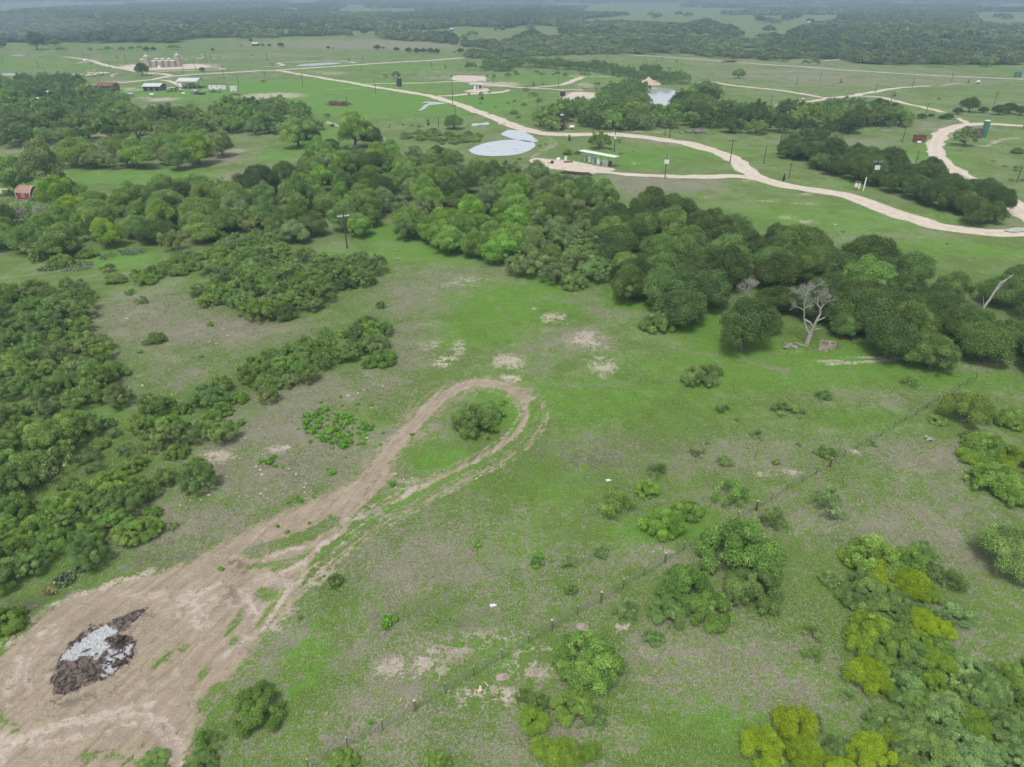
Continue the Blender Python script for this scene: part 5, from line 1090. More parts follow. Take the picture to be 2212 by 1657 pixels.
# ---- pump jacks
def pumpjack(r, x, y, label, hpx, rz, col=None):
    P = gp(r, x, y); h = gh(r, x, y, y - hpx); s = min(max(h, 2.6), 7.5) / 4.6; o = thing('pump_jack', label, 'pump jack', tuple(P), rz, 'pump jacks in the pasture'); o.scale = (s, s, s); bm = black_m if col is None else col
    MB().box((0, 0, .12), (5.4, 1.0, .24)).box((1.1, 0, .35), (1.6, .8, .3)).build('base_skid', bm, o)
    p = MB()
    for sx, sy in ((-.75, -.55), (-.75, .55), (.65, 0)): p.tube([(sx, sy, .2), (-.05, sy * .12, 3.3)], .11, 6)
    p.build('samson_post', bm, o)
    tl = .12; b1 = MB().box((0, 0, 3.5), (4.6, .24, .38), 0, tl); b1.build('walking_beam', bm, o)
    MB().add([(-2.7, -.14, 4.35), (-2.25, -.14, 4.45), (-2.15, -.14, 3.1), (-2.6, -.14, 2.75), (-2.85, -.14, 3.5), (-2.7, .14, 4.35), (-2.25, .14, 4.45), (-2.15, .14, 3.1), (-2.6, .14, 2.75), (-2.85, .14, 3.5)], [(0, 1, 2, 3, 4), (9, 8, 7, 6, 5), (0, 5, 6, 1), (1, 6, 7, 2), (2, 7, 8, 3), (3, 8, 9, 4), (4, 9, 5, 0)]).build('horsehead', bm, o)
    MB().tube([(-2.75, 0, 2.9), (-2.75, 0, .1)], .05, 5).tube([(-2.75, 0, 0), (-2.75, 0, .6)], .16, 8).build('polished_rod', bm, o)
    MB().box((1.5, 0, .85), (.9, .7, .9)).build('gearbox', bm, o)
    for sy in (-.5, .5): MB().tube([(2.1, sy * .7, 3.25), (1.7, sy, 1.0)], .07, 5).box((1.35, sy * 1.15, .75), (1.2, .16, .7), 0, .5).build('crank_counterweight', bm, o)
    MB().tube([(2.5, -.3, .55), (2.5, .3, .55)], .28, 10).build('motor', bm, o); return o
for q in """Z2|140 572|pump jack left of the loop track|30|.2
Z2|800 524|pump jack above the long straight road|22|.3
Z2|1636 586|pump jack at the end of the thin far track|24|1.2
Z2|1118 670|pump jack left of the round tree by the dark tank|26|.6
Z2|1946 858|pump jack under a thorny shrub beside the road|60|1.0
Z2|1488 1082|pump jack in the wet meadow left of the pond tree|58|1.4
Z3|185 742|pump jack on the pale track left of the fork|30|.9
Z3|720 510|pump jack below the far road bend|26|1.5
Z3|1418 540|pump jack in the middle of the far right pasture|22|1.3
Z3|1355 606|pump jack behind the far pond thicket|22|.1
Z4|627 714|pump jack beside the small bare patch|28|.7
Z4|1730 716|pump jack far right near a small bare patch|40|1.1
Z4|1095 832|pump jack between the two right hand tracks|34|1.3
Z4|795 892|pump jack with a red touch above the pond thicket|48|.3
Z7|495 350|pump jack below the tall dark tank|46|1.3
Z7|1815 242|pump jack at the shady thicket edge|42|1.4
Z8|1285 372|large rusty pump jack beside a corrugated shed|62|-.25
Z8|135 692|dark pump jack on the verge of the main road|46|1.2
Z1|1010 503|low pump jack on the far left spur track|14|.1
Z5|1100 300|pump jack half hidden by the upper left trees|44|1.35
Z1|2085 402|tiny pump jack on the far fence line|16|.4
Z4|185 520|small pump jack beside the far track tree|22|.8""".split("\n"):
    r_, c_, lab, hp, rz_ = q.split("|"); x_, y_ = map(float, c_.split()); pumpjack(r_, x_, y_, lab, float(hp), float(rz_), rust_m if 'rusty' in lab else None)
# ---- tanks
def tank(name, r, x, y, label, dia, h, mat, cap=None, vent=0, ladder=False, group=None, cat='tank', dome=.1):
    P = gp(r, x, y) if isinstance(r, str) else r; o = thing(name, label, cat, (P[0], P[1] + dia / 2, 0), 0, group); R = dia / 2
    m = MB().cyl((0, 0, 0), R, h, 28)
    for k in range(1, max(2, int(h / 1.4))): m.tube([(0, 0, k * h / max(2, int(h / 1.4)) - .04), (0, 0, k * h / max(2, int(h / 1.4)) + .04)], R + .035, 28, False)
    m.build('shell', mat, o); t = MB(); t.tube([(0, 0, h - .02), (0, 0, h + .06), (0, 0, h + .06 + dia * dome)], [R * 1.03, R * 1.03, R * .12], 28); t.build('roof', cap or mat, o)
    if vent: MB().tube([(0, 0, h), (0, 0, h + vent)], max(.09, dia * .05), 6).build('vent_pipe', cap or mat, o)
    if ladder:
        l = MB()
        for q in (-.25, .25): l.tube([(-R - .5, q, 0), (-R - .5, q, h * .85)], .05, 4)
        for k in range(int(h * .85 / .4)): l.tube([(-R - .5, -.25, .3 + k * .4), (-R - .5, .25, .3 + k * .4)], .03, 4)
        l.build('ladder', white_m, o)
    return o
GB = 'beige tank battery'
tank('separator_tank', 'Q1', 1070, 292, 'tall beige tank at the left end of the battery', 4.2, 8.4, beige_m, white_m, 2.6, True, GB)
tank('separator_tank', 'Q1', 1460, 276, 'tall beige tank at the right end of the battery', 4.2, 8.4, beige_m, white_m, 2.6, True, GB)
for i, (x_, y_, l_) in enumerate(((1012, 262, 'short beige tank half hidden left of the tall one'), (1150, 288, 'first short beige tank of the front row'), (1230, 286, 'second short beige tank of the front row'), (1309, 283, 'third short beige tank of the front row'), (1386, 280, 'fourth short beige tank of the front row'))):
    tank('storage_tank', 'Q1', x_, y_, l_, 4.6, 4.6, beige_m, white_m, 0, False, GB, dome=.08)
for i, (x_, l_) in enumerate(((1192, 'left white topped tank of the back row'), (1268, 'middle white topped tank of the back row'), (1345, 'right white topped tank of the back row'))):
    tank('storage_tank', 'Q1', x_, 262, l_, 4.6, 4.8, beige_m, white_m, 1.0, False, GB, dome=.08)
tag(MB().box((0, 0, .5), (2.6, 1.2, 1.0)).tube([(-.9, 0, 1.0), (.9, 0, 1.0)], .5, 10).build('pump_skid', white_m, None, tuple(gp('Q1', 1225, 290))), 'white pump skid in front of the beige tanks', 'pump skid')
tank('separator_tank', 'Q3', 738, 365, 'tall black tank with white domed cap above the road', 1.75, 6.2, gun_m, white_m, .9, True, None)
tank('storage_tank', 'Q3', 802, 345, 'short rusty pale tank beside the tall black one', 1.5, 3.3, paint("streaked_tank", (.3, .24, .21, 1), .8, 0, (.16, .08, .06, 1), .8, 1.2), rust_m)
tank('separator_tank', 'Q4', 1725, 282, 'tall green tank with white top inside the loop road', 2.3, 6.4, green_m, white_m, .5, False)
tank('storage_tank', 'Q4', 1660, 288, 'squat rust brown tank leaning by the green tank', 3.3, 3.4, paint("rust_brown_tank", (.10, .075, .07, 1), .8, .1, (.2, .13, .1, 1), .6, 1), rust_m)
tank('storage_tank', 'Z3', 440, 832, 'squat black tank with pale bands on the bare ground', 3.0, 2.6, gun_m, grey_m)
tank('storage_tank', 'Q2', 436, 358, 'dark rusty tank beside the diagonal road junction', 2.6, 4.6, gun_m, rust_m)
tank('separator_tank', 'Q2', 394, 352, 'thin grey tower tank attached beside the dark rusty tank', 1.3, 6.0, paint("grey_tower", (.2, .22, .21, 1), .6), white_m, .5)
tank('storage_tank', 'Q2', 1690, 283, 'small white box tank on the salty pad', 2.2, 1.8, white_m, white_m)
tank('storage_tank', 'Z4', 2165, 668, 'green tank at the right edge of the far road', 4.0, 3.2, green_m, green_m)
tank('separator_tank', 'Z4', 2206, 668, 'tall pale tank cut by the right edge', 2.6, 7.5, grey_m, white_m)
# ---- long white roof over treater tanks
A_ = gp('Q3', 1130, 915); B_ = gp('Q3', 1650, 1018); D_ = B_ - A_; L_ = np.linalg.norm(D_) + 2.0; rz_ = math.atan2(D_[1], D_[0]); c_ = (A_ + B_) / 2 + np.array([0, 1.0, 0])
o = thing('tank_shelter', 'long narrow white roof on posts over a row of small tanks', 'shelter', tuple(c_), rz_)
MB().box((0, 0, 3.5), (L_ + .8, 3.0, .1)).build('roof', white_m, o)
for k in range(5):
    for sy in (-1.2, 1.2): MB().tube([(-L_ / 2 + .4 + k * (L_ - .8) / 4, sy, 0), (-L_ / 2 + .4 + k * (L_ - .8) / 4, sy, 3.45)], .07, 6).build('post', grey_m, o)
for x_, y_, m_, l_ in ((1158, 914, grey_m, 'grey small tank at the left end under the long roof'), (1240, 928, white_m, 'white small tank second under the long roof'), (1303, 946, blue_m, 'blue grey small tank third under the long roof'), (1395, 964, white_m, 'white small tank fourth under the long roof'), (1490, 996, grey_m, 'pale grey small tank fifth under the long roof'), (1540, 1006, grey_m, 'pale grey small tank sixth under the long roof'), (1598, 1012, gun_m, 'black small tank at the right end under the long roof')):
    tank('treater_tank', 'Q3', x_, y_, l_, 1.35, 1.75, m_, m_, 0, False, 'small tanks under the long roof')
tank('water_tank', 'Q3', 682, 908, 'round white tank alone on the pale pad', 1.5, .7, white_m, white_m, dome=.3)
tank('treater_tank', 'Q3', 810, 892, 'small white drum by the pipework on the pad', 1.0, 1.1, white_m, white_m)
m = MB()
for k in range(7): m.tube([(random.uniform(-1.6, 1.6), random.uniform(-.9, .9), 0), (random.uniform(-1.6, 1.6), random.uniform(-.9, .9), random.uniform(.3, .9))], .07, 5)
m.box((0, 0, .45), (.9, .6, .9)); tag(m.build('wellhead', black_m, None, tuple(gp('Q3', 570, 945))), 'dark wellhead pipes in an oily stain on the pad', 'wellhead')
m = MB()
for k in range(6): m.tube([(-1.5, k * .35 - .9, .15 + .1 * (k % 2)), (1.6, k * .35 - .8, .2)], .07, 5)
tag(m.build('pipe_manifold', rust_m, None, tuple(gp('Q3', 850, 925))), 'rusty pipe manifold beside the small drum', 'pipes')
A_ = gp('Q3', 700, 1105); B_ = gp('Q3', 1290, 1165); D_ = B_ - A_; L_ = np.linalg.norm(D_); m = MB()
for k in range(9):
    y_ = (k - 4) * .28; m.tube([(-L_ / 2 + random.uniform(0, 1.6), y_, .25 + .16 * (k % 2)), (L_ / 2 - random.uniform(0, 1.6), y_ + random.uniform(-.2, .2), .25 + .16 * (k % 3))], .13, 6)
for k in (-.35, 0, .35): m.box((L_ * k, 0, .1), (.3, 2.8, .2))
o = m.build('pipe_stack', black_m, None, tuple((A_ + B_) / 2)); o.rotation_euler[2] = math.atan2(D_[1], D_[0]); tag(o, 'long stack of dark rusty pipe at the wood edge below the pad', 'pipe stack')
# ---- small white roof shelter
P = gp('Q2', 1560, 398); o = thing('tank_shelter', 'small white roof shelter beside the salty pad', 'shelter', tuple(P + [0, 1.5, 0]), .12)
MB().box((0, 0, 3.0), (8.2, 3.8, .12)).build('roof', white_m, o)
for sx in (-3.4, 0, 3.4): MB().tube([(sx, -1.5, 0), (sx, -1.5, 3)], .1, 6).build('post', grey_m, o)
tank('treater_tank', 'Q2', 1548, 398, 'white tank under the small roof, left', 1.7, 2.2, white_m, white_m); tank('treater_tank', 'Q2', 1592, 394, 'white tank under the small roof, right', 1.5, 1.9, white_m, white_m); tank('treater_tank', 'Q2', 1622, 380, 'dark tank under the small roof', 1.4, 1.6, gun_m, gun_m)
# ---- red gambrel shed
P = gp('Q5', 515, 655); o = thing('garden_shed', 'small red gambrel shed with white trim and brown shingle roof', 'shed', (P[0] + .6, P[1] + 1.9, 0), R_(-15)); L_, D_ = 5.0, 3.5; hw, hm, ht = 1.9, 2.85, 3.5
G = [(-D_ / 2, 0), (-D_ / 2, hw), (-D_ * .3, hm), (0, ht), (D_ * .3, hm), (D_ / 2, hw), (D_ / 2, 0)]
m = MB(); V = [(sx * L_ / 2, y_, z_) for sx in (-1, 1) for y_, z_ in G]; m.add(V, [(0, 1, 2, 3, 4, 5, 6), (13, 12, 11, 10, 9, 8, 7), (0, 7, 8, 1), (5, 12, 13, 6)]); m.build('wall', red_m, o)
m = MB(); E = [(-D_ / 2 - .14, hw - .12), (-D_ * .3 - .03, hm + .06), (0, ht + .09), (D_ * .3 + .03, hm + .06), (D_ / 2 + .14, hw - .12)]
for k in range(4):
    (y0, z0), (y1, z1) = E[k], E[k + 1]; m.add([(-L_ / 2 - .12, y0, z0), (L_ / 2 + .12, y0, z0), (L_ / 2 + .12, y1, z1), (-L_ / 2 - .12, y1, z1), (-L_ / 2 - .12, y0, z0 + .07), (L_ / 2 + .12, y0, z0 + .07), (L_ / 2 + .12, y1, z1 + .07), (-L_ / 2 - .12, y1, z1 + .07)], [(0, 3, 2, 1), (4, 5, 6, 7), (0, 1, 5, 4), (1, 2, 6, 5), (2, 3, 7, 6), (3, 0, 4, 7)])
m.build('roof', shin_m, o); m = MB()
for sx in (-1, 1):
    for sy in (-1, 1): m.box((sx * (L_ / 2 + .02), sy * (D_ / 2 + .02), hw / 2), (.16, .16, hw))
    for k in range(4): (y0, z0), (y1, z1) = E[k], E[k + 1]; m.tube([(sx * (L_ / 2 + .14), y0, z0), (sx * (L_ / 2 + .14), y1, z1)], .08, 4)
m.build('trim', trim_m, o); f = MB().box((0, -D_ / 2 - .03, 1.15), (.95, .06, .95)).build('window_frame', trim_m, o); MB().box((0, -D_ / 2 - .075, 1.15), (.6, .03, .6)).build('pane', dark_m, f)
dr = MB().box((L_ / 2 + .03, 0, .95), (.06, 1.5, 1.8)).build('door', trim_m, o); MB().box((L_ / 2 + .075, 0, .95), (.03, 1.25, 1.55)).build('door_panel', red_m, dr)
o = thing('picnic_table', 'pale long bench table left of the red shed', 'table', tuple(gp('Q5', 110, 478)), -.05); MB().box((0, 0, .75), (3.4, .8, .08)).build('table_top', trim_m, o)
for sx in (-1.3, 1.3): MB().box((sx, 0, .36), (.12, .7, .7)).build('leg', board_m, o)
tag(MB().box((0, 0, .4), (.6, .6, .8)).cyl((0, 0, .8), .22, .12, 10).build('cooler_box', white_m, None, tuple(gp('Q5', 38, 505))), 'white cooler box in front of the pale bench', 'cooler')
tag(MB().box((0, 0, .25), (.35, .35, .5)).cyl((0, 0, .5), .14, .1, 8).build('bucket', paint("yellow_plastic", (.6, .45, .05, 1), .5), None, tuple(gp('Q5', 72, 505))), 'small yellow bucket beside the white cooler', 'bucket')
# ---- rail fence by the shed, white pipe fence and gate
def railfence(name, pts, label, mat, h=1.25, rails=3, cat='fence', rr_=.06, pr=.08):
    o = thing(name, label, cat, tuple(pts[0])); Z0 = np.array(pts[0])
    for p in pts: q = np.array(p) - Z0; MB().tube([(q[0], q[1], -.1), (q[0], q[1], h)], pr, 6).build('post', mat, o)
    m = MB()
    for k in range(rails):
        z = h * (.35 + .6 * k / max(1, rails - 1)); 
        for a, b_ in zip(pts[:-1], pts[1:]): m.tube([np.array(a) - Z0 + [0, 0, z], np.array(b_) - Z0 + [0, 0, z]], rr_, 5)
    m.build('rail', mat, o); return o
def lerp(a, b_, n): return [a + (b_ - a) * k / n for k in range(n + 1)]
railfence('rail_fence', [gp('Q5', x, y) for x, y in ((-180, 772), (-60, 756), (62, 738), (182, 722), (306, 700), (420, 680))], 'brown wooden rail fence in front of the red shed', board_m, 1.1, 2)
railfence('rail_fence', [gp('Q5', x, y) for x, y in ((1130, 588), (1230, 580), (1330, 572))], 'short wooden fence right of the leaning trunk', board_m, 1.0, 2)
railfence('pipe_fence', lerp(gp('Z6', 615, 212), gp('Z6', 715, 244), 4), 'white pipe fence panel between thicket and bright tree', white_m, 1.5, 5, rr_=.07, pr=.09)
railfence('pipe_fence', lerp(gp('Z6', 992, 336), gp('Z6', 1115, 356), 4), 'white broken pipe fence behind the wood', white_m, 1.4, 3, rr_=.06, pr=.09)
# ---- wire fence with steel and timber posts along the lower right
FP = [('Y3', 2080, 855, 0), ('Y3', 2020, 925, 0), ('Y3', 1965, 1080, 0)]
T = [('Y6', 1905, 28), ('Y6', 1847, 62), ('Y6', 1795, 98), ('Y6', 1735, 130), ('Y6', 1665, 168), ('Y6', 1597, 212), ('Y6', 1527, 256), ('Y6', 1457, 292), ('Y6', 1388, 338), ('Y6', 1308, 385), ('Y6', 1236, 427), ('Y6', 1153, 472), ('Y6', 1072, 520), ('Y6', 985, 582), ('Y6', 897, 630), ('Y6', 807, 682), ('Y6', 710, 735), ('Y6', 614, 795), ('Y6', 518, 855), ('Y6', 403, 920), ('Y6', 295, 982), ('Y6', 180, 1048), ('Y6', 60, 1112),
     ('Y8', 2068, 82), ('Y8', 1935, 165), ('Y8', 1805, 245), ('Y8', 1665, 330), ('Y8', 1517, 412), ('Y8', 1353, 508), ('Y8', 1205, 598), ('Y8', 1042, 692), ('Y8', 862, 800), ('Y8', 680, 905), ('Y8', 490, 1020), ('Y8', 287, 1138), ('Y8', 65, 1250), ('Y8', -180, 1390)]
timber = {('Y6', 985), ('Y6', 518), ('Y8', 2068), ('Y8', 1665), ('Y8', 1353), ('Y8', 490)}
pts = [gp(r_, x_, y_) for r_, x_, y_ in T]; o = thing('wire_fence', 'long wire fence with steel and timber posts across the grass', 'fence', tuple(pts[0])); Z0 = pts[0]
for (r_, x_, y_), p in zip(T, pts):
    q = p - Z0
    if (r_, x_) in timber:
        c_ = MB().tube([(q[0], q[1], -.1), (q[0], q[1], 1.35)], [.12, .105], 9).build('post', rust_m if (r_, x_) in (('Y6', 985), ('Y6', 518)) else board_m, o); c_['label'] = 'thick timber post'
        MB().tube([(q[0], q[1], 1.35), (q[0], q[1], 1.37)], .11, 9).build('post_top', cut_m, c_)
    else:
        c_ = MB().box((q[0], q[1], .62), (.05, .05, 1.3)).build('post', tpost_m, o); MB().box((q[0], q[1], 1.3), (.055, .055, .1)).build('post_tip', white_m, c_)
m = MB()
for k in range(5):
    z = .3 + k * .23
    for a, b_ in zip(pts[:-1], pts[1:]): m.tube([a - Z0 + [0, 0, z], b_ - Z0 + [0, 0, z]], .011, 3, False)
m.build('wire', wire_m, o)
# ---- farm buildings in the far pasture
def barn(r, xl, xr, yb, label, depth, wall, rise, wmat, rmat, rz=0.0, openf=False, name='barn', cat='barn', flat=False):
    Pl, Pr = gp(r, xl, yb), gp(r, xr, yb); L = np.linalg.norm(Pr - Pl) * .95; c = (Pl + Pr) / 2 + [0, depth / 2, 0]; o = thing(name, label, cat, tuple(c), rz); D = depth
    if openf:
        for sx in np.linspace(-L / 2 + .3, L / 2 - .3, 5):
            for sy in (-D / 2 + .3, D / 2 - .3): MB().tube([(sx, sy, 0), (sx, sy, wall)], .14, 6).build('post', grey_m, o)
    else:
        m = MB().box((0, 0, wall / 2), (L, D, wall))
        if not flat: m.add([(-L / 2, -D / 2, wall), (-L / 2, D / 2, wall), (-L / 2, 0, wall + rise), (L / 2, -D / 2, wall), (L / 2, D / 2, wall), (L / 2, 0, wall + rise)], [(0, 1, 2), (3, 5, 4)])
        m.build('wall', wmat, o)
        for k in range(3): MB().box((-L / 2 + L * (k + .5) / 3, -D / 2 - .02, wall * (.58 if flat else .42)), (L * (.06 if flat else .17), .06, wall * (.22 if flat else .8))).build('opening', dark_m, o)  # black panels on the wall; shade inside the openings put into their colour
    e = .5
    if flat: MB().box((0, 0, wall + .1), (L + .4, D + .4, .16)).build('roof', rmat, o)
    else: MB().add([(-L / 2 - e, -D / 2 - e, wall - .05), (L / 2 + e, -D / 2 - e, wall - .05), (L / 2 + e, 0, wall + rise + .1), (-L / 2 - e, 0, wall + rise + .1), (-L / 2 - e, D / 2 + e, wall - .05), (L / 2 + e, D / 2 + e, wall - .05),
                    (-L / 2 - e, -D / 2 - e, wall + .08), (L / 2 + e, -D / 2 - e, wall + .08), (L / 2 + e, 0, wall + rise + .23), (-L / 2 - e, 0, wall + rise + .23), (-L / 2 - e, D / 2 + e, wall + .08), (L / 2 + e, D / 2 + e, wall + .08)],
                   [(0, 3, 2, 1), (3, 4, 5, 2), (6, 7, 8, 9), (9, 8, 11, 10), (0, 1, 7, 6), (1, 2, 8, 7), (2, 5, 11, 8), (5, 4, 10, 11), (4, 3, 9, 10), (3, 0, 6, 9)]).build('roof', rmat, o)
    return o, L
barn('Q1', 440, 645, 592, 'old barn with rusty red roof at the thicket edge', 9, 3.2, 1.3, board_m, rustroof_m)
barn('Q1', 1015, 1240, 584, 'low barn with broad white roof', 9.5, 2.6, 1.2, board_m, gal_m)
barn('Q1', 1452, 1712, 556, 'open sided shelter with a big white roof', 12, 4.2, 1.3, board_m, gal_m, openf=True, name='open_shelter', cat='shelter')
o, L_ = barn('Q1', 1845, 2070, 560, 'long white trailer house with rusty roof edge', 3.4, 2.7, 0, white_m, rust_m, flat=True, name='house_trailer', cat='trailer')
for sx in (-2.5, 2.0): MB().tube([(sx, -1.6, .35), (sx, -1.8, .35)], .35, 10).build('wheel', dark_m, o)
o, L_ = barn('Q1', 2122, 2206, 584, 'small white box trailer right of the long one', 2.6, 2.4, 0, white_m, white_m, flat=True, name='box_trailer', cat='trailer'); MB().tube([(0, -1.3, .35), (0, -1.5, .35)], .35, 10).build('wheel', dark_m, o)
barn('Z1', 735, 825, 148, 'far white house among the woods', 10, 3.5, 1.5, white_m, gal_m, name='house', cat='house'); barn('Z1', 1222, 1248, 66, 'tiny far white house deep in the woods', 10, 3.5, 1.5, white_m, gal_m, name='house', cat='house')
barn('Z2', 1676, 1702, 272, 'tiny far shed with pale roof beyond the brown field', 8, 3, 1.2, board_m, gal_m); barn('Z4', 340, 372, 224, 'far grey barn standing in the distant field', 12, 5, 2, grey_m, gal_m); barn('Z1', 2178, 2230, 400, 'small pale cabin on the far fence line', 6, 2.5, 1, board_m, gal_m, name='cabin', cat='cabin')
barn('Z1', 275, 385, 912, 'collapsed white roofed shack in the upper left thicket', 8, 2.6, .8, board_m, gal_m, name='shack', cat='shack'); barn('Z1', 335, 460, 842, 'second pale roofed shack behind the collapsed one', 7, 2.4, .6, board_m, gal_m, name='shack', cat='shack', rz=.2); barn('Z1', 35, 95, 930, 'small rusty shack near the left edge', 4, 2.2, .6, rust_m, rustroof_m, name='shack', cat='shack')
P = gp('Q4', 930, 335); o = thing('pump_shed', 'rusty corrugated shed beside the large pump jack', 'shed', (P[0], P[1] + 1.2, 0), -.1); MB().box((0, 0, 1.25), (4.2, 2.0, 2.5)).build('wall', rust_m, o); MB().box((0, 0, 2.56), (4.5, 2.3, .1)).build('roof', rustroof_m, o)
tag(MB().tube([(-.8, 0, .5), (-.6, 0, .5), (.6, 0, .5), (.8, 0, .5)], [.2, .42, .42, .2], 12).box((-.4, 0, .1), (.1, .6, .2)).box((.4, 0, .1), (.1, .6, .2)).build('propane_tank', white_m, None, tuple(gp('Q4', 912, 352))), 'small white tank lying in front of the rusty shed', 'tank')
# ---- scrap, boat, machinery
def heap(name, label, r, x, y, lx, ly, hz, mats, n, seed, cat, rz=0.0, ln=2.4, rd=.16):
    g_ = np.random.default_rng(seed); P = gp(r, x, y); o = thing(name, label, cat, tuple(P + [0, ly / 2, 0]), rz)
    for q, (mt, nm) in enumerate(mats):
        m = MB()
        for k in range(n):
            u, v_ = g_.normal(size=2) * .33; z = hz * max(0, 1 - u * u - v_ * v_) * g_.random(); a = g_.random() * 6.28; l = ln * (.4 + g_.random()); p = np.array([u * lx, v_ * ly, z + rd]); d_ = np.array([math.cos(a), math.sin(a), g_.normal() * .25]) * l / 2
            m.tube([p - d_ * .9, p + [0, 0, .1], p + d_], [rd * g_.uniform(.5, 1.2)] * 3, 5)
            if k % 3 == 0: m.box(tuple(p), (l * .5, l * .35, rd * 2.5), a, g_.normal() * .3)
        m.build(nm, mt, o)
    return o
heap('scrap_heap', 'dark heap of machinery under the open shelter', 'Q1', 1610, 545, 9, 4, 2.4, [(black_m, 'machinery'), (grey_m, 'panels')], 26, 1, 'scrap')
heap('scrap_heap', 'junked vehicles and scrap left of the open shelter', 'Q1', 1410, 592, 8, 3, 2.2, [(board_m, 'scrap_metal'), (black_m, 'panels'), (white_m, 'white_panels')], 18, 2, 'scrap')
heap('brush_pile', 'brown pile of cut brush in the bright field', 'Z2', 705, 912, 9, 5, 1.6, [(board_m, 'branches'), (rust_m, 'twigs')], 70, 3, 'brush pile', -.3, 4, .12)
heap('brush_pile', 'grey brush and rubble heap under a dark tree', 'Z7', 1600, 290, 9, 4, .9, [(board_m, 'branches'), (dead_m, 'pale_branches')], 50, 4, 'brush pile', 0, 3, .1)
heap('log_pile', 'dark timbers lying right of the boat', 'Q1', 1735, 628, 7, 1.5, .5, [(black_m, 'timbers')], 14, 5, 'log pile', 0, 5, .14); heap('scrap_heap', 'loose brown scrap below the long trailer', 'Q1', 1910, 605, 7, 3, .9, [(board_m, 'scrap_metal')], 20, 6, 'scrap', 0, 3, .12)
heap('scrap_heap', 'rusty scrap at the bare patch right of the trailers', 'Q1', 2165, 640, 6, 2, .6, [(rust_m, 'scrap_metal')], 16, 7, 'scrap')
heap('log_pile', 'low dark row of timbers beside the creek road', 'Z2', 2150, 618, 12, 1.5, .5, [(black_m, 'timbers')], 20, 8, 'log pile', 0, 5, .14); heap('brush_pile', 'reddish brush windrow on the far fence road', 'Z3', 1890, 540, 12, 2, 1.2, [(rust_m, 'branches')], 40, 9, 'brush pile', 0, 3, .2)
heap('fallen_branches', 'fallen pale limbs at the foot of the big dead tree', 'V', 1722, 752, 5, 1.2, .3, [(dead_m, 'limbs')], 11, 10, 'branches', .2, 2.4, .07); heap('driftwood', 'small twisted pale log in the straw grass', 'Y6', 1605, 418, 1.0, .6, .4, [(dead_m, 'limbs')], 6, 11, 'branches', 0, 1.2, .1)
heap('cut_log', 'small split pale log by the lower fence', 'Y8', 908, 895, 1.0, .4, .2, [(cut_m, 'limbs')], 4, 12, 'log', .6, .8, .04); heap('cut_log', 'thin pale branch left of the timber fence post', 'Y8', 412, 962, 1.0, .3, .15, [(cut_m, 'limbs')], 3, 13, 'log', -.5, .8, .035)
P = gp('Q1', 1668, 605); o = thing('boat', 'grey blue boat hull lying on the grass', 'boat', tuple(P), -.1); MB().add([(-2.4, -.8, .2), (2.0, -.7, .2), (3, 0, .4), (2.0, .7, .2), (-2.4, .8, .2), (-2.5, -1.05, 1.1), (2.1, -1.0, 1.2), (3.5, 0, 1.4), (2.1, 1.0, 1.2), (-2.5, 1.05, 1.1)], [(4, 3, 2, 1, 0), (5, 6, 7, 8, 9), (0, 1, 6, 5), (1, 2, 7, 6), (2, 3, 8, 7), (3, 4, 9, 8), (4, 0, 5, 9)]).build('hull', blue_m, o); MB().box((.6, 0, 1.5), (1.6, 1.4, .5)).build('cabin', white_m, o)
def smalltank(r, x, y, label, s=1.0, mat=None):
    o = thing('drum_tank', label, 'tank', tuple(gp(r, x, y)), .3); MB().tube([(-.9 * s, 0, .9 * s), (.9 * s, 0, .9 * s)], .55 * s, 12).build('shell', mat or white_m, o)
    for q in (-.5, .5): MB().box((q * s, 0, .25 * s), (.12, .8 * s, .6 * s)).build('leg', rust_m, o)
smalltank('Q1', 865, 655, 'pale tank on legs at the thicket edge', 1.6, grey_m); smalltank('Q1', 1133, 650, 'small white tank alone in the grass below the barn', 1.1); smalltank('Q1', 1533, 633, 'small white tank alone below the scrap', .9); smalltank('Q1', 290, 212, 'white tank on the far left bare well pad', 1.5)
smalltank('Z8', 300, 0, 'tiny white tank above the pond thicket', .7); smalltank('Z4', 2000 - 190, 722, 'small white tank on the far right bare patch', 1.3); smalltank('Q3', 910, 345, 'white pipe tank lying right of the rusty pale tank', 1.2)
P = gp('Q4', 140, 938); o = thing('meter_rack', 'white electric boxes on a small roofed stand by the road', 'electric box', tuple(P), -.1)
for sx in (-.5, .5): MB().tube([(sx, 0, 0), (sx, 0, 2.6)], .07, 6).build('post', grey_m, o)
MB().box((-.45, -.1, 1.75), (.7, .35, 1.2)).build('large_box', white_m, o); MB().box((.45, -.1, 1.5), (.45, .3, 1.5)).build('narrow_box', white_m, o); MB().box((0, 0, 2.7), (2.0, .7, .08)).build('roof', board_m, o); MB().box((.4, -.3, .12), (.7, .5, .24)).build('base', orange_m, o)
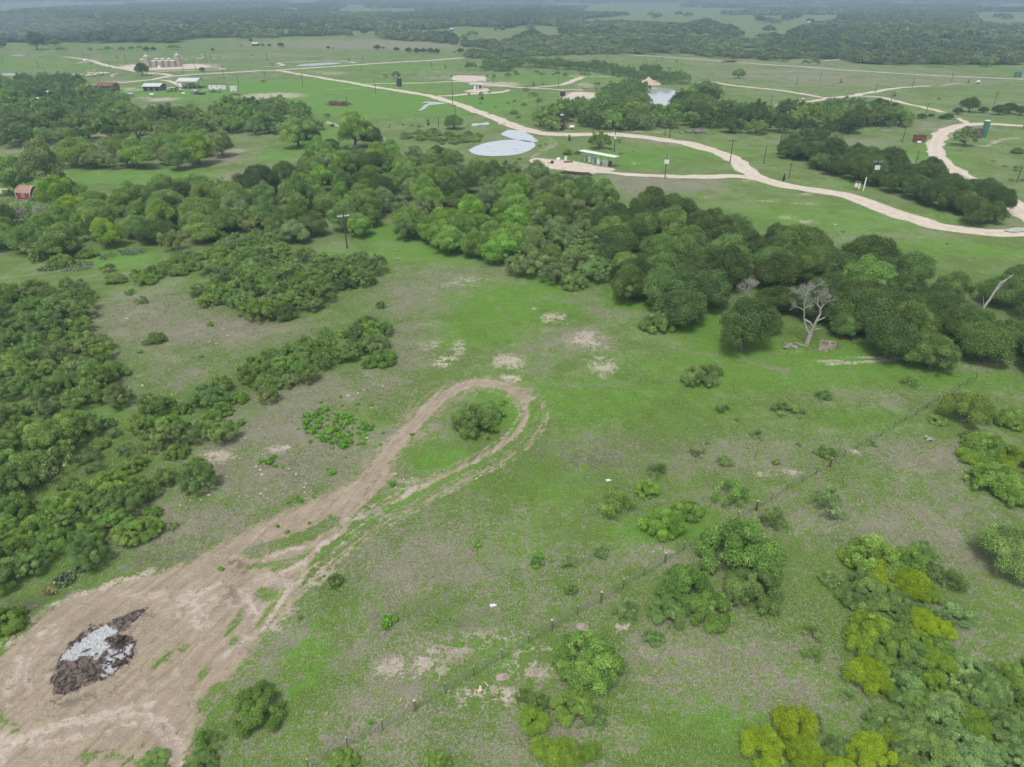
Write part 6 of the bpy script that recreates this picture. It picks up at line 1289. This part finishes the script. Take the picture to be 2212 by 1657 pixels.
# ---- cattle
def cow(name, label, P, rz, s=1.0, group=None, lying=False):
    m = MB(); z = .45 if lying else 1.0
    m.tube([(-1.0, 0, z + .1), (-.85, 0, z + .05), (-.3, 0, z), (.4, 0, z), (.8, 0, z + .12), (1.15, 0, z + .3), (1.35, 0, z + .38), (1.75, 0, z + .12)], [.12, .34, .42, .41, .34, .22, .19, .09], 9)
    if not lying:
        for sx, sy in ((-.75, -.2), (-.75, .2), (.65, -.2), (.65, .2)): m.tube([(sx, sy, z), (sx + (.06 if sx < 0 else -.03), sy, .5), (sx, sy, 0)], [.15, .08, .07], 6)
    for sy in (-1, 1): m.tube([(1.35, sy * .12, z + .5), (1.3, sy * .34, z + .46)], [.05, .02], 4)
    m.tube([(-1.05, 0, z + .2), (-1.15, 0, z - .4 if not lying else .1)], [.04, .03], 4)
    o = m.build(name, cream_m, None, tuple(P), True); o.rotation_euler[2] = rz; o.scale = (s, s, s); return tag(o, label, 'cow', group)
for cx_, cy_, wx, wy, n_, l_ in ((170, 405, 80, 22, 13, 'cream cow in the left bunch of the herd'), (360, 385, 75, 30, 17, 'cream cow in the middle bunch of the herd'), (520, 378, 70, 20, 14, 'cream cow in the right bunch of the herd'), (640, 400, 60, 25, 5, 'cream cow straying right of the herd')):
    for k in range(n_): cow('cow', l_, gp('Q1', cx_ + random.gauss(0, .5) * wx, cy_ + random.gauss(0, .5) * wy), random.uniform(0, 6.28), random.uniform(1.0, 1.25), 'cream cattle herd', random.random() < .3)
for x_, y_, l_ in ((1768, 140, 'cream cow highest in the pasture behind the tank pad'), (1775, 172, 'cream cow with its calf behind the tank pad'), (1755, 190, 'cream calf behind the tank pad'), (1718, 190, 'cream cow nearest the lamp pole'), (1910, 190, 'cream cow between the two pole pairs'), (2040, 178, 'tan cow alone right of the poles'), (1510, 188, 'cream cow just right of the tall tank'), (1568, 204, 'cream calf right of the tank pad')):
    cow('cow', l_, gp('Q1', x_, y_), random.uniform(-.6, .6), 1.15)
cow('cow', 'red brown calf in the bright field left', gp('Z2', 57, 715), .3, 1.1).data.materials[0] = rust_m
# ---- sand heap, troughs, stones
def mound(name, label, P, lx, ly, hz, mat, seed, cat, kind=None, rough=.25, rz=0.0, N=44, prof=1.0, attrs=None):
    u = np.linspace(-1, 1, N); X, Y = np.meshgrid(u, u, indexing='ij'); d = np.hypot(X, Y); ang = np.arctan2(Y, X); d2 = d * (1 + .22 * (vnoise(np.cos(ang) * 1.7 + 5, np.sin(ang) * 1.7 + 9, seed) - .5) * 2)
    h = np.clip(1 - d2, 0, 1) ** prof; z = hz * h * (1 + rough * (fbm(X * 3 + 9, Y * 3 + 4, seed, 3) - .5) * 2) + hz * rough * .4 * (fbm(X * 12 + 9, Y * 12 + 4, seed + 5, 2) - .5) * np.clip(h * 5, 0, 1); z = np.where(h > 0, z, -.05)
    me = gridmesh(name, np.stack([X.ravel() * lx / 2, Y.ravel() * ly / 2, z.ravel()], 1), N, N, attrs); o = link(name, me, mat, None, tuple(P), rz); return tag(o, label, cat, None, kind)
b = NB("pale_sand"); P0 = b.coord(); sand_m = b.surf(b.mix(b.ramp(b.noise(.8, 4, .6, P0), .3, .7), (.42, .32, .25, 1), (.56, .44, .35, 1)), .95, 0, b.noise(3, 4, .6, P0), .6, .1)
mound('sand_heap', 'pinkish pale sand heap at the head of the pond', gp('Z3', 1188, 738) + [0, 4, 0], 16, 11, 4.2, sand_m, 5, 'sand heap', prof=.9)
clod_m = paint('dry_clods', (.36, .31, .25, 1), .95, 0, (.25, .21, .16, 1), .7, 4)
mound('dirt_heap', 'small pale dirt heap by the lower fence', gp('Y8', 1232, 772), 1.4, 1.0, .4, clod_m, 15, 'dirt heap', rough=.9); mound('dirt_heap', 'small dirt heap left of its twin by the fence', gp('Y8', 1040, 800), 1.3, .8, .3, clod_m, 16, 'dirt heap', rough=.9); mound('dirt_heap', 'small dirt heap right of the sawn fence post', gp('Y8', 1545, 485), 1.2, .9, .35, clod_m, 17, 'dirt heap', rough=.9)
def trough(x, y, lx, ly, h, rz, label):
    o = thing('concrete_trough', label, 'trough', tuple(gp('Q7', x, y)), rz); t_ = .12; m = MB().box((0, -ly / 2 + t_ / 2, h / 2), (lx, t_, h)).box((0, ly / 2 - t_ / 2, h / 2), (lx, t_, h)).box((-lx / 2 + t_ / 2, 0, h / 2), (t_, ly - 2 * t_, h)).box((lx / 2 - t_ / 2, 0, h / 2), (t_, ly - 2 * t_, h)); m.build('wall', conc_m, o); MB().box((0, 0, h * .55), (lx - 2 * t_, ly - 2 * t_, .08)).build('floor_slab', board_m, o)
trough(980, 1470, 1.5, 2.3, .95, -.5, 'larger old concrete box below the dead tree'); trough(1075, 1460, 1.1, 1.6, .85, -.35, 'smaller concrete box right of the larger one')
b = NB("limestone"); stone_m = b.surf(b.mix(b.ramp(b.noise(3, 3, .6, b.n("TexCoord").outputs['Object']), .3, .7), (.42, .36, .28, 1), (.56, .49, .38, 1)), .9)
ST = [('Y5', x, y) for x, y in ((95, 150), (130, 118), (165, 95), (155, 210), (212, 208), (68, 130), (365, 622), (418, 658), (470, 650), (878, 658), (902, 638), (288, 72), (185, 402))] + [('Y4', x, y) for x, y in ((1930, 682), (1922, 708), (1926, 740), (1975, 748), (1675, 722), (1665, 762), (1648, 750), (1690, 775), (1590, 785), (1495, 745), (1655, 628), (1618, 580), (1645, 598), (1826, 592), (1870, 625), (1430, 638), (1658, 500), (1515, 530), (1550, 400), (1320, 760), (1203, 792), (1140, 825), (1663, 1170), (1640, 340), (882, 215), (925, 203), (900, 65), (1085, 125), (865, 125), (1270, 790))] + [('Y1', x, y) for x, y in ((800, 748), (1322, 895), (1366, 908), (1438, 855), (1412, 812), (1068, 878))]
for k, (r_, x_, y_) in enumerate(ST):
    g_ = np.random.default_rng(900 + k); m = MB(); n_ = 9; s_ = gm(r_, x_, y_, 6 + 5 * g_.random()); V = []
    for z_, q in ((0, 1.0), (.5, .95), (.8, .6)):
        for i in range(n_): a = 6.283 * i / n_; rr2 = s_ * q * (.75 + .4 * _perm[(k * 37 + i * 5) & 4095]); V.append((math.cos(a) * rr2, math.sin(a) * rr2 * .8, z_ * s_ * .45 - .03))
    m.add(V, [(i, (i + 1) % n_, n_ + (i + 1) % n_, n_ + i) for i in range(n_)] + [(n_ + i, n_ + (i + 1) % n_, 2 * n_ + (i + 1) % n_, 2 * n_ + i) for i in range(n_)] + [tuple(range(2 * n_, 3 * n_))]); Pq = gp(r_, x_, y_); Pq[2] = float(relief(np.array([Pq[0]]), np.array([Pq[1]]))[0]) + .02
    tag(m.build('stone', stone_m, None, tuple(Pq)), 'flat pale stone lying ' + ('beside the dirt track arm' if r_ == 'Y5' and x_ > 300 else 'near the bright weed patch' if r_ == 'Y5' else 'on the grey soil below the weed patch' if r_ == 'Y4' and x_ > 1100 else 'on the strip between left thickets' if r_ == 'Y4' else 'in the upper left grey clearing'), 'stone', 'flat limestone pieces')
for r_, x_, y_, l_ in (('Y5', 1708, 672, 'white scrap lying in the meadow above the thin bush'), ('Y8', 978, 358, 'white scrap in the dry grass left of the fence'), ('Y3', 1018, 158, 'white scrap in the field behind the right wood'), ('Y2', 375, 378, 'pale block in the grass near the power pole'), ('Y2', 375, 320, 'pale slab in the grass below the power pole')):
    Pq = gp(r_, x_, y_); Pq[2] = .05; s_ = .28 if 'scrap' in l_ else .5; tag(MB().box((0, 0, s_ * .3), (s_ * 1.6, s_, s_ * .6), .4, .2).box((s_, .1, s_ * .2), (s_, s_ * .6, s_ * .3), -.5).build('scrap_piece', white_m if 'white' in l_ else conc_m, None, tuple(Pq)), l_, 'scrap')
# ---- prickly pear
b = NB("cactus_pad"); cac_m = b.surf(b.mix(b.ramp(b.attr('tv'), 0, 1), (.13, .19, .09, 1), (.30, .36, .21, 1)), .7)
def cactus(r, x, y, wpx, hpx, n, label, seed, tall=.55, mat=None):
    g_ = np.random.default_rng(seed); P = gp(r, x, y); lx = gm(r, x, y, wpx) / 2; ly = abs(gp(r, x, y - hpx / 2)[1] - gp(r, x, y + hpx / 2)[1]) / 2; Q = []; 
    for k in range(n):
        a = g_.random() * 6.283; q = math.sqrt(g_.random()); c = np.array([math.cos(a) * q * lx, math.sin(a) * q * ly, 0]); yaw = g_.random() * 3.14; z = 0
        for lev in range(g_.integers(1, 4)):
            s_ = .12 + .05 * g_.random(); t_ = np.array([math.cos(yaw), math.sin(yaw), 0]); up = unit(np.array([g_.normal() * .3, g_.normal() * .3, 1])); 
            if z > tall: break
            Q.append([c - t_ * s_ * .8 + up * s_, c + up * 0, c + t_ * s_ * .8 + up * s_, c + up * 2 * s_]); c = c + up * 2 * s_ * .9; z = c[2]; yaw += g_.normal() * .7
    Q = np.array(Q); nrm = np.cross(Q[:, 2] - Q[:, 0], Q[:, 3] - Q[:, 1]); nrm = unit(nrm)[:, None] * .02; me = quads('prickly_pear', np.concatenate([Q + nrm, Q[:, ::-1] - nrm]), {'tv': np.tile(g_.random(len(Q)), 2)})
    tag(link('prickly_pear', me, mat or cac_m, None, tuple(P)), label, 'cactus')
cactus('Y7', 410, 200, 110, 90, 150, 'prickly pear patch with cream pads above the clearing', 1, .5); cactus('Y7', 510, 130, 70, 40, 60, 'prickly pear patch under the thicket edge', 2); cactus('Y7', 312, 272, 90, 26, 60, 'low prickly pear row at the burnt edge', 3, .3, paint("dry_pad", (.45, .37, .2, 1), .8))
cactus('Y1', 480, 425, 230, 60, 420, 'wide silvery prickly pear patch in the upper left meadow', 4); cactus('Y1', 830, 335, 190, 40, 280, 'silvery prickly pear patch near the grey tree', 5); cactus('Y1', 300, 440, 130, 30, 140, 'thin prickly pear patch left of the wide one', 6); cactus('Y1', 680, 365, 90, 40, 90, 'small prickly pear patch between the two wide ones', 7)
cactus('Y4', 190, 850, 170, 70, 200, 'dark prickly pear bed beside the left edge thicket', 8); cactus('Y2', 232, 522, 40, 18, 30, 'tiny prickly pear at the meadow edge', 9)
# ---- burnt brush pile with white ash
b = NB("ash_and_char"); P0 = b.n("TexCoord").outputs['Object']; wa = b.attr('ash'); n1 = b.noise(1.3, 5, .7, P0, .8); n2 = b.noise(7, 4, .7, P0); n3 = b.noise(2.8, 4, .65, P0, .5)
ch = b.mix(b.ramp(n3, .35, .65), (.04, .036, .034, 1), (.19, .15, .125, 1)); ch = b.mix(b.ramp(n2, .58, .72, 0, .8), ch, (.35, .33, .32, 1))
ash = b.mix(b.ramp(n2, .35, .65), (.27, .27, .275, 1), (.60, .61, .62, 1))
c = b.mix(b.ramp(b.math('ADD', wa, b.math('MULTIPLY', b.math('SUBTRACT', n3, .5), 1.6)), .35, .65), ch, ash); c = b.mix(b.ramp(n2, .6, .68), c, (.06, .055, .052, 1)); c = b.mix(b.ramp(b.math('ADD', b.attr('rim'), b.math('MULTIPLY', b.math('SUBTRACT', n3, .5), 1.4)), .45, .8), c, (.30, .235, .18, 1))
ash_m = b.surf(c, .95, 0, b.math('ADD', n1, b.math('MULTIPLY', n2, .6)), .8, .15, .1)
REG['BP'] = (100, 2350, 3.313)
BW = lambda *p: np.array([at(a_, b_)[:2] for a_, b_ in cv('BP', *p)])
OUTL = BW((400,1345),(405,1200),(440,1040),(480,950),(560,860),(640,735),(760,640),(880,520),(1010,490),(1200,420),(1400,340),(1560,275),(1640,270),(1590,350),(1470,430),(1400,560),(1260,600),(1300,650),(1440,680),(1450,780),(1400,930),(1240,1070),(1060,1185),(850,1260),(650,1355),(530,1430),(450,1400))
ASH1 = BW((480,970),(560,880),(640,775),(820,640),(900,550),(1020,525),(1070,455),(1105,510),(1265,570),(1200,640),(1090,690),(1105,800),(1080,860),(980,955),(930,990),(800,950),(740,960),(640,1020))
ASH2 = BW((1110,850),(1240,880),(1320,800),(1405,770),(1380,910),(1230,1000),(1220,1070),(1050,1180),(1050,1050))
CC = OUTL.mean(0); N = 150; ext = np.abs(OUTL - CC).max(0) + 1.4; gx = np.linspace(-ext[0], ext[0], N); gy = np.linspace(-ext[1], ext[1], N); X, Y = np.meshgrid(gx + CC[0], gy + CC[1], indexing='ij'); X = X.ravel(); Y = Y.ravel()
wj = (fbm(X * 1.6, Y * 1.6, 61, 3) - .5) * 1.1
def sdp(P): q = segdist(X, Y, P, True); return np.where(inpoly(X, Y, P), -q, q)
so = sdp(OUTL) + wj; s1 = np.minimum(sdp(ASH1), sdp(ASH2)) + wj * .8
h_ = np.clip(-so / 1.3, 0, 1); z = h_ * (.10 + .42 * np.clip((CC[1] + .6 - Y) / 2.0, 0, 1) * np.clip(s1 / .5 + .6, .25, 1)) * (1 + 1.3 * (fbm(X * 1.7, Y * 1.7, 62, 3) - .5)) + h_ * .22 * (fbm(X * 4.5, Y * 4.5, 63, 2) - .5); z = np.where(so > .9, -.15, z + .03 + relief(X, Y) - .12 * np.clip(so, 0, 1))
bo = thing('burn_pile', 'burnt brush pile of white ash and charred wood in the clearing', 'burn pile', (CC[0], CC[1], 0))
link('ash_bed', gridmesh('burn_pile', np.stack([X - CC[0], Y - CC[1], z], 1), N, N, {'ash': np.clip(.5 - s1 / .9, 0, 1), 'rim': np.clip(.5 + so / 1.1, 0, 1)}), ash_m, bo)
g_ = np.random.default_rng(5); m = MB(); char_m = paint("charred_wood", (.045, .038, .034, 1), .9, 0, (.17, .13, .105, 1), .6, 3)
for k in range(150):
    a_, b_ = g_.uniform(430, 1400), g_.uniform(700, 1350); p2 = BW((a_, b_))[0]
    if not inpoly(np.array([p2[0]]), np.array([p2[1]]), OUTL)[0] or (inpoly(np.array([p2[0]]), np.array([p2[1]]), ASH1)[0] and k % 6): continue
    a = g_.normal() * .8 + .5; l = g_.uniform(.25, 1.2); zz = .1 + .2 * g_.random(); d_ = np.array([math.cos(a), math.sin(a), g_.normal() * .18]) * l / 2; p = np.array([p2[0] - CC[0], p2[1] - CC[1], zz]); (m if k % 4 else MB()).tube([p - d_, p + [0, 0, .04], p + d_], [.03, .055, .03] if k % 4 else [.1, .15, .09], 7) if k % 4 else MB().tube([p - d_, p + [0, 0, .04], p + d_], [.1, .15, .09], 7).build('charred_log', char_m, bo)
tag(m.build('char_litter', char_m, bo), kind='stuff')
# ---- faint smoke and the air itself
def volbox(name, c, d, col, dens, label, ell_=False):
    if ell_:
        m = MB(); me = bpy.data.meshes.new(name); V = []; F = []; n1_, n2_ = 12, 20
        for i in range(n1_ + 1):
            for j in range(n2_): a, b_ = math.pi * i / n1_, 6.28318 * j / n2_; V.append((d[0] / 2 * math.sin(a) * math.cos(b_), d[1] / 2 * math.sin(a) * math.sin(b_), d[2] / 2 * math.cos(a)))
        for i in range(n1_):
            for j in range(n2_): F.append((i * n2_ + j, (i + 1) * n2_ + j, (i + 1) * n2_ + (j + 1) % n2_, i * n2_ + (j + 1) % n2_))
        m.add(V, F)
    else: m = MB().box((0, 0, 0), d)
    mt = bpy.data.materials.new(name); mt.use_nodes = True; t = mt.node_tree; t.nodes.clear(); v_ = t.nodes.new("ShaderNodeVolumePrincipled"); v_.inputs['Color'].default_value = col; v_.inputs['Density'].default_value = dens; v_.inputs['Anisotropy'].default_value = 0.2; oo = t.nodes.new("ShaderNodeOutputMaterial"); t.links.new(v_.outputs[0], oo.inputs['Volume'])
    return tag(m.build(name, mt, None, c), label, None, None, 'stuff')
P = gp('Z1', 250, 372); volbox('smoke', (P[0], P[1], 18), (190, 60, 30), (.8, .92, 1, 1), .003, 'faint blue smoke drifting past the far left oaks', True)
HAZE = .00034
volbox('haze', (0, 0, 30), (39000, 39000, 66), (.60, .82, 1.0, 1), HAZE, 'pale bluish haze thickening toward the horizon')
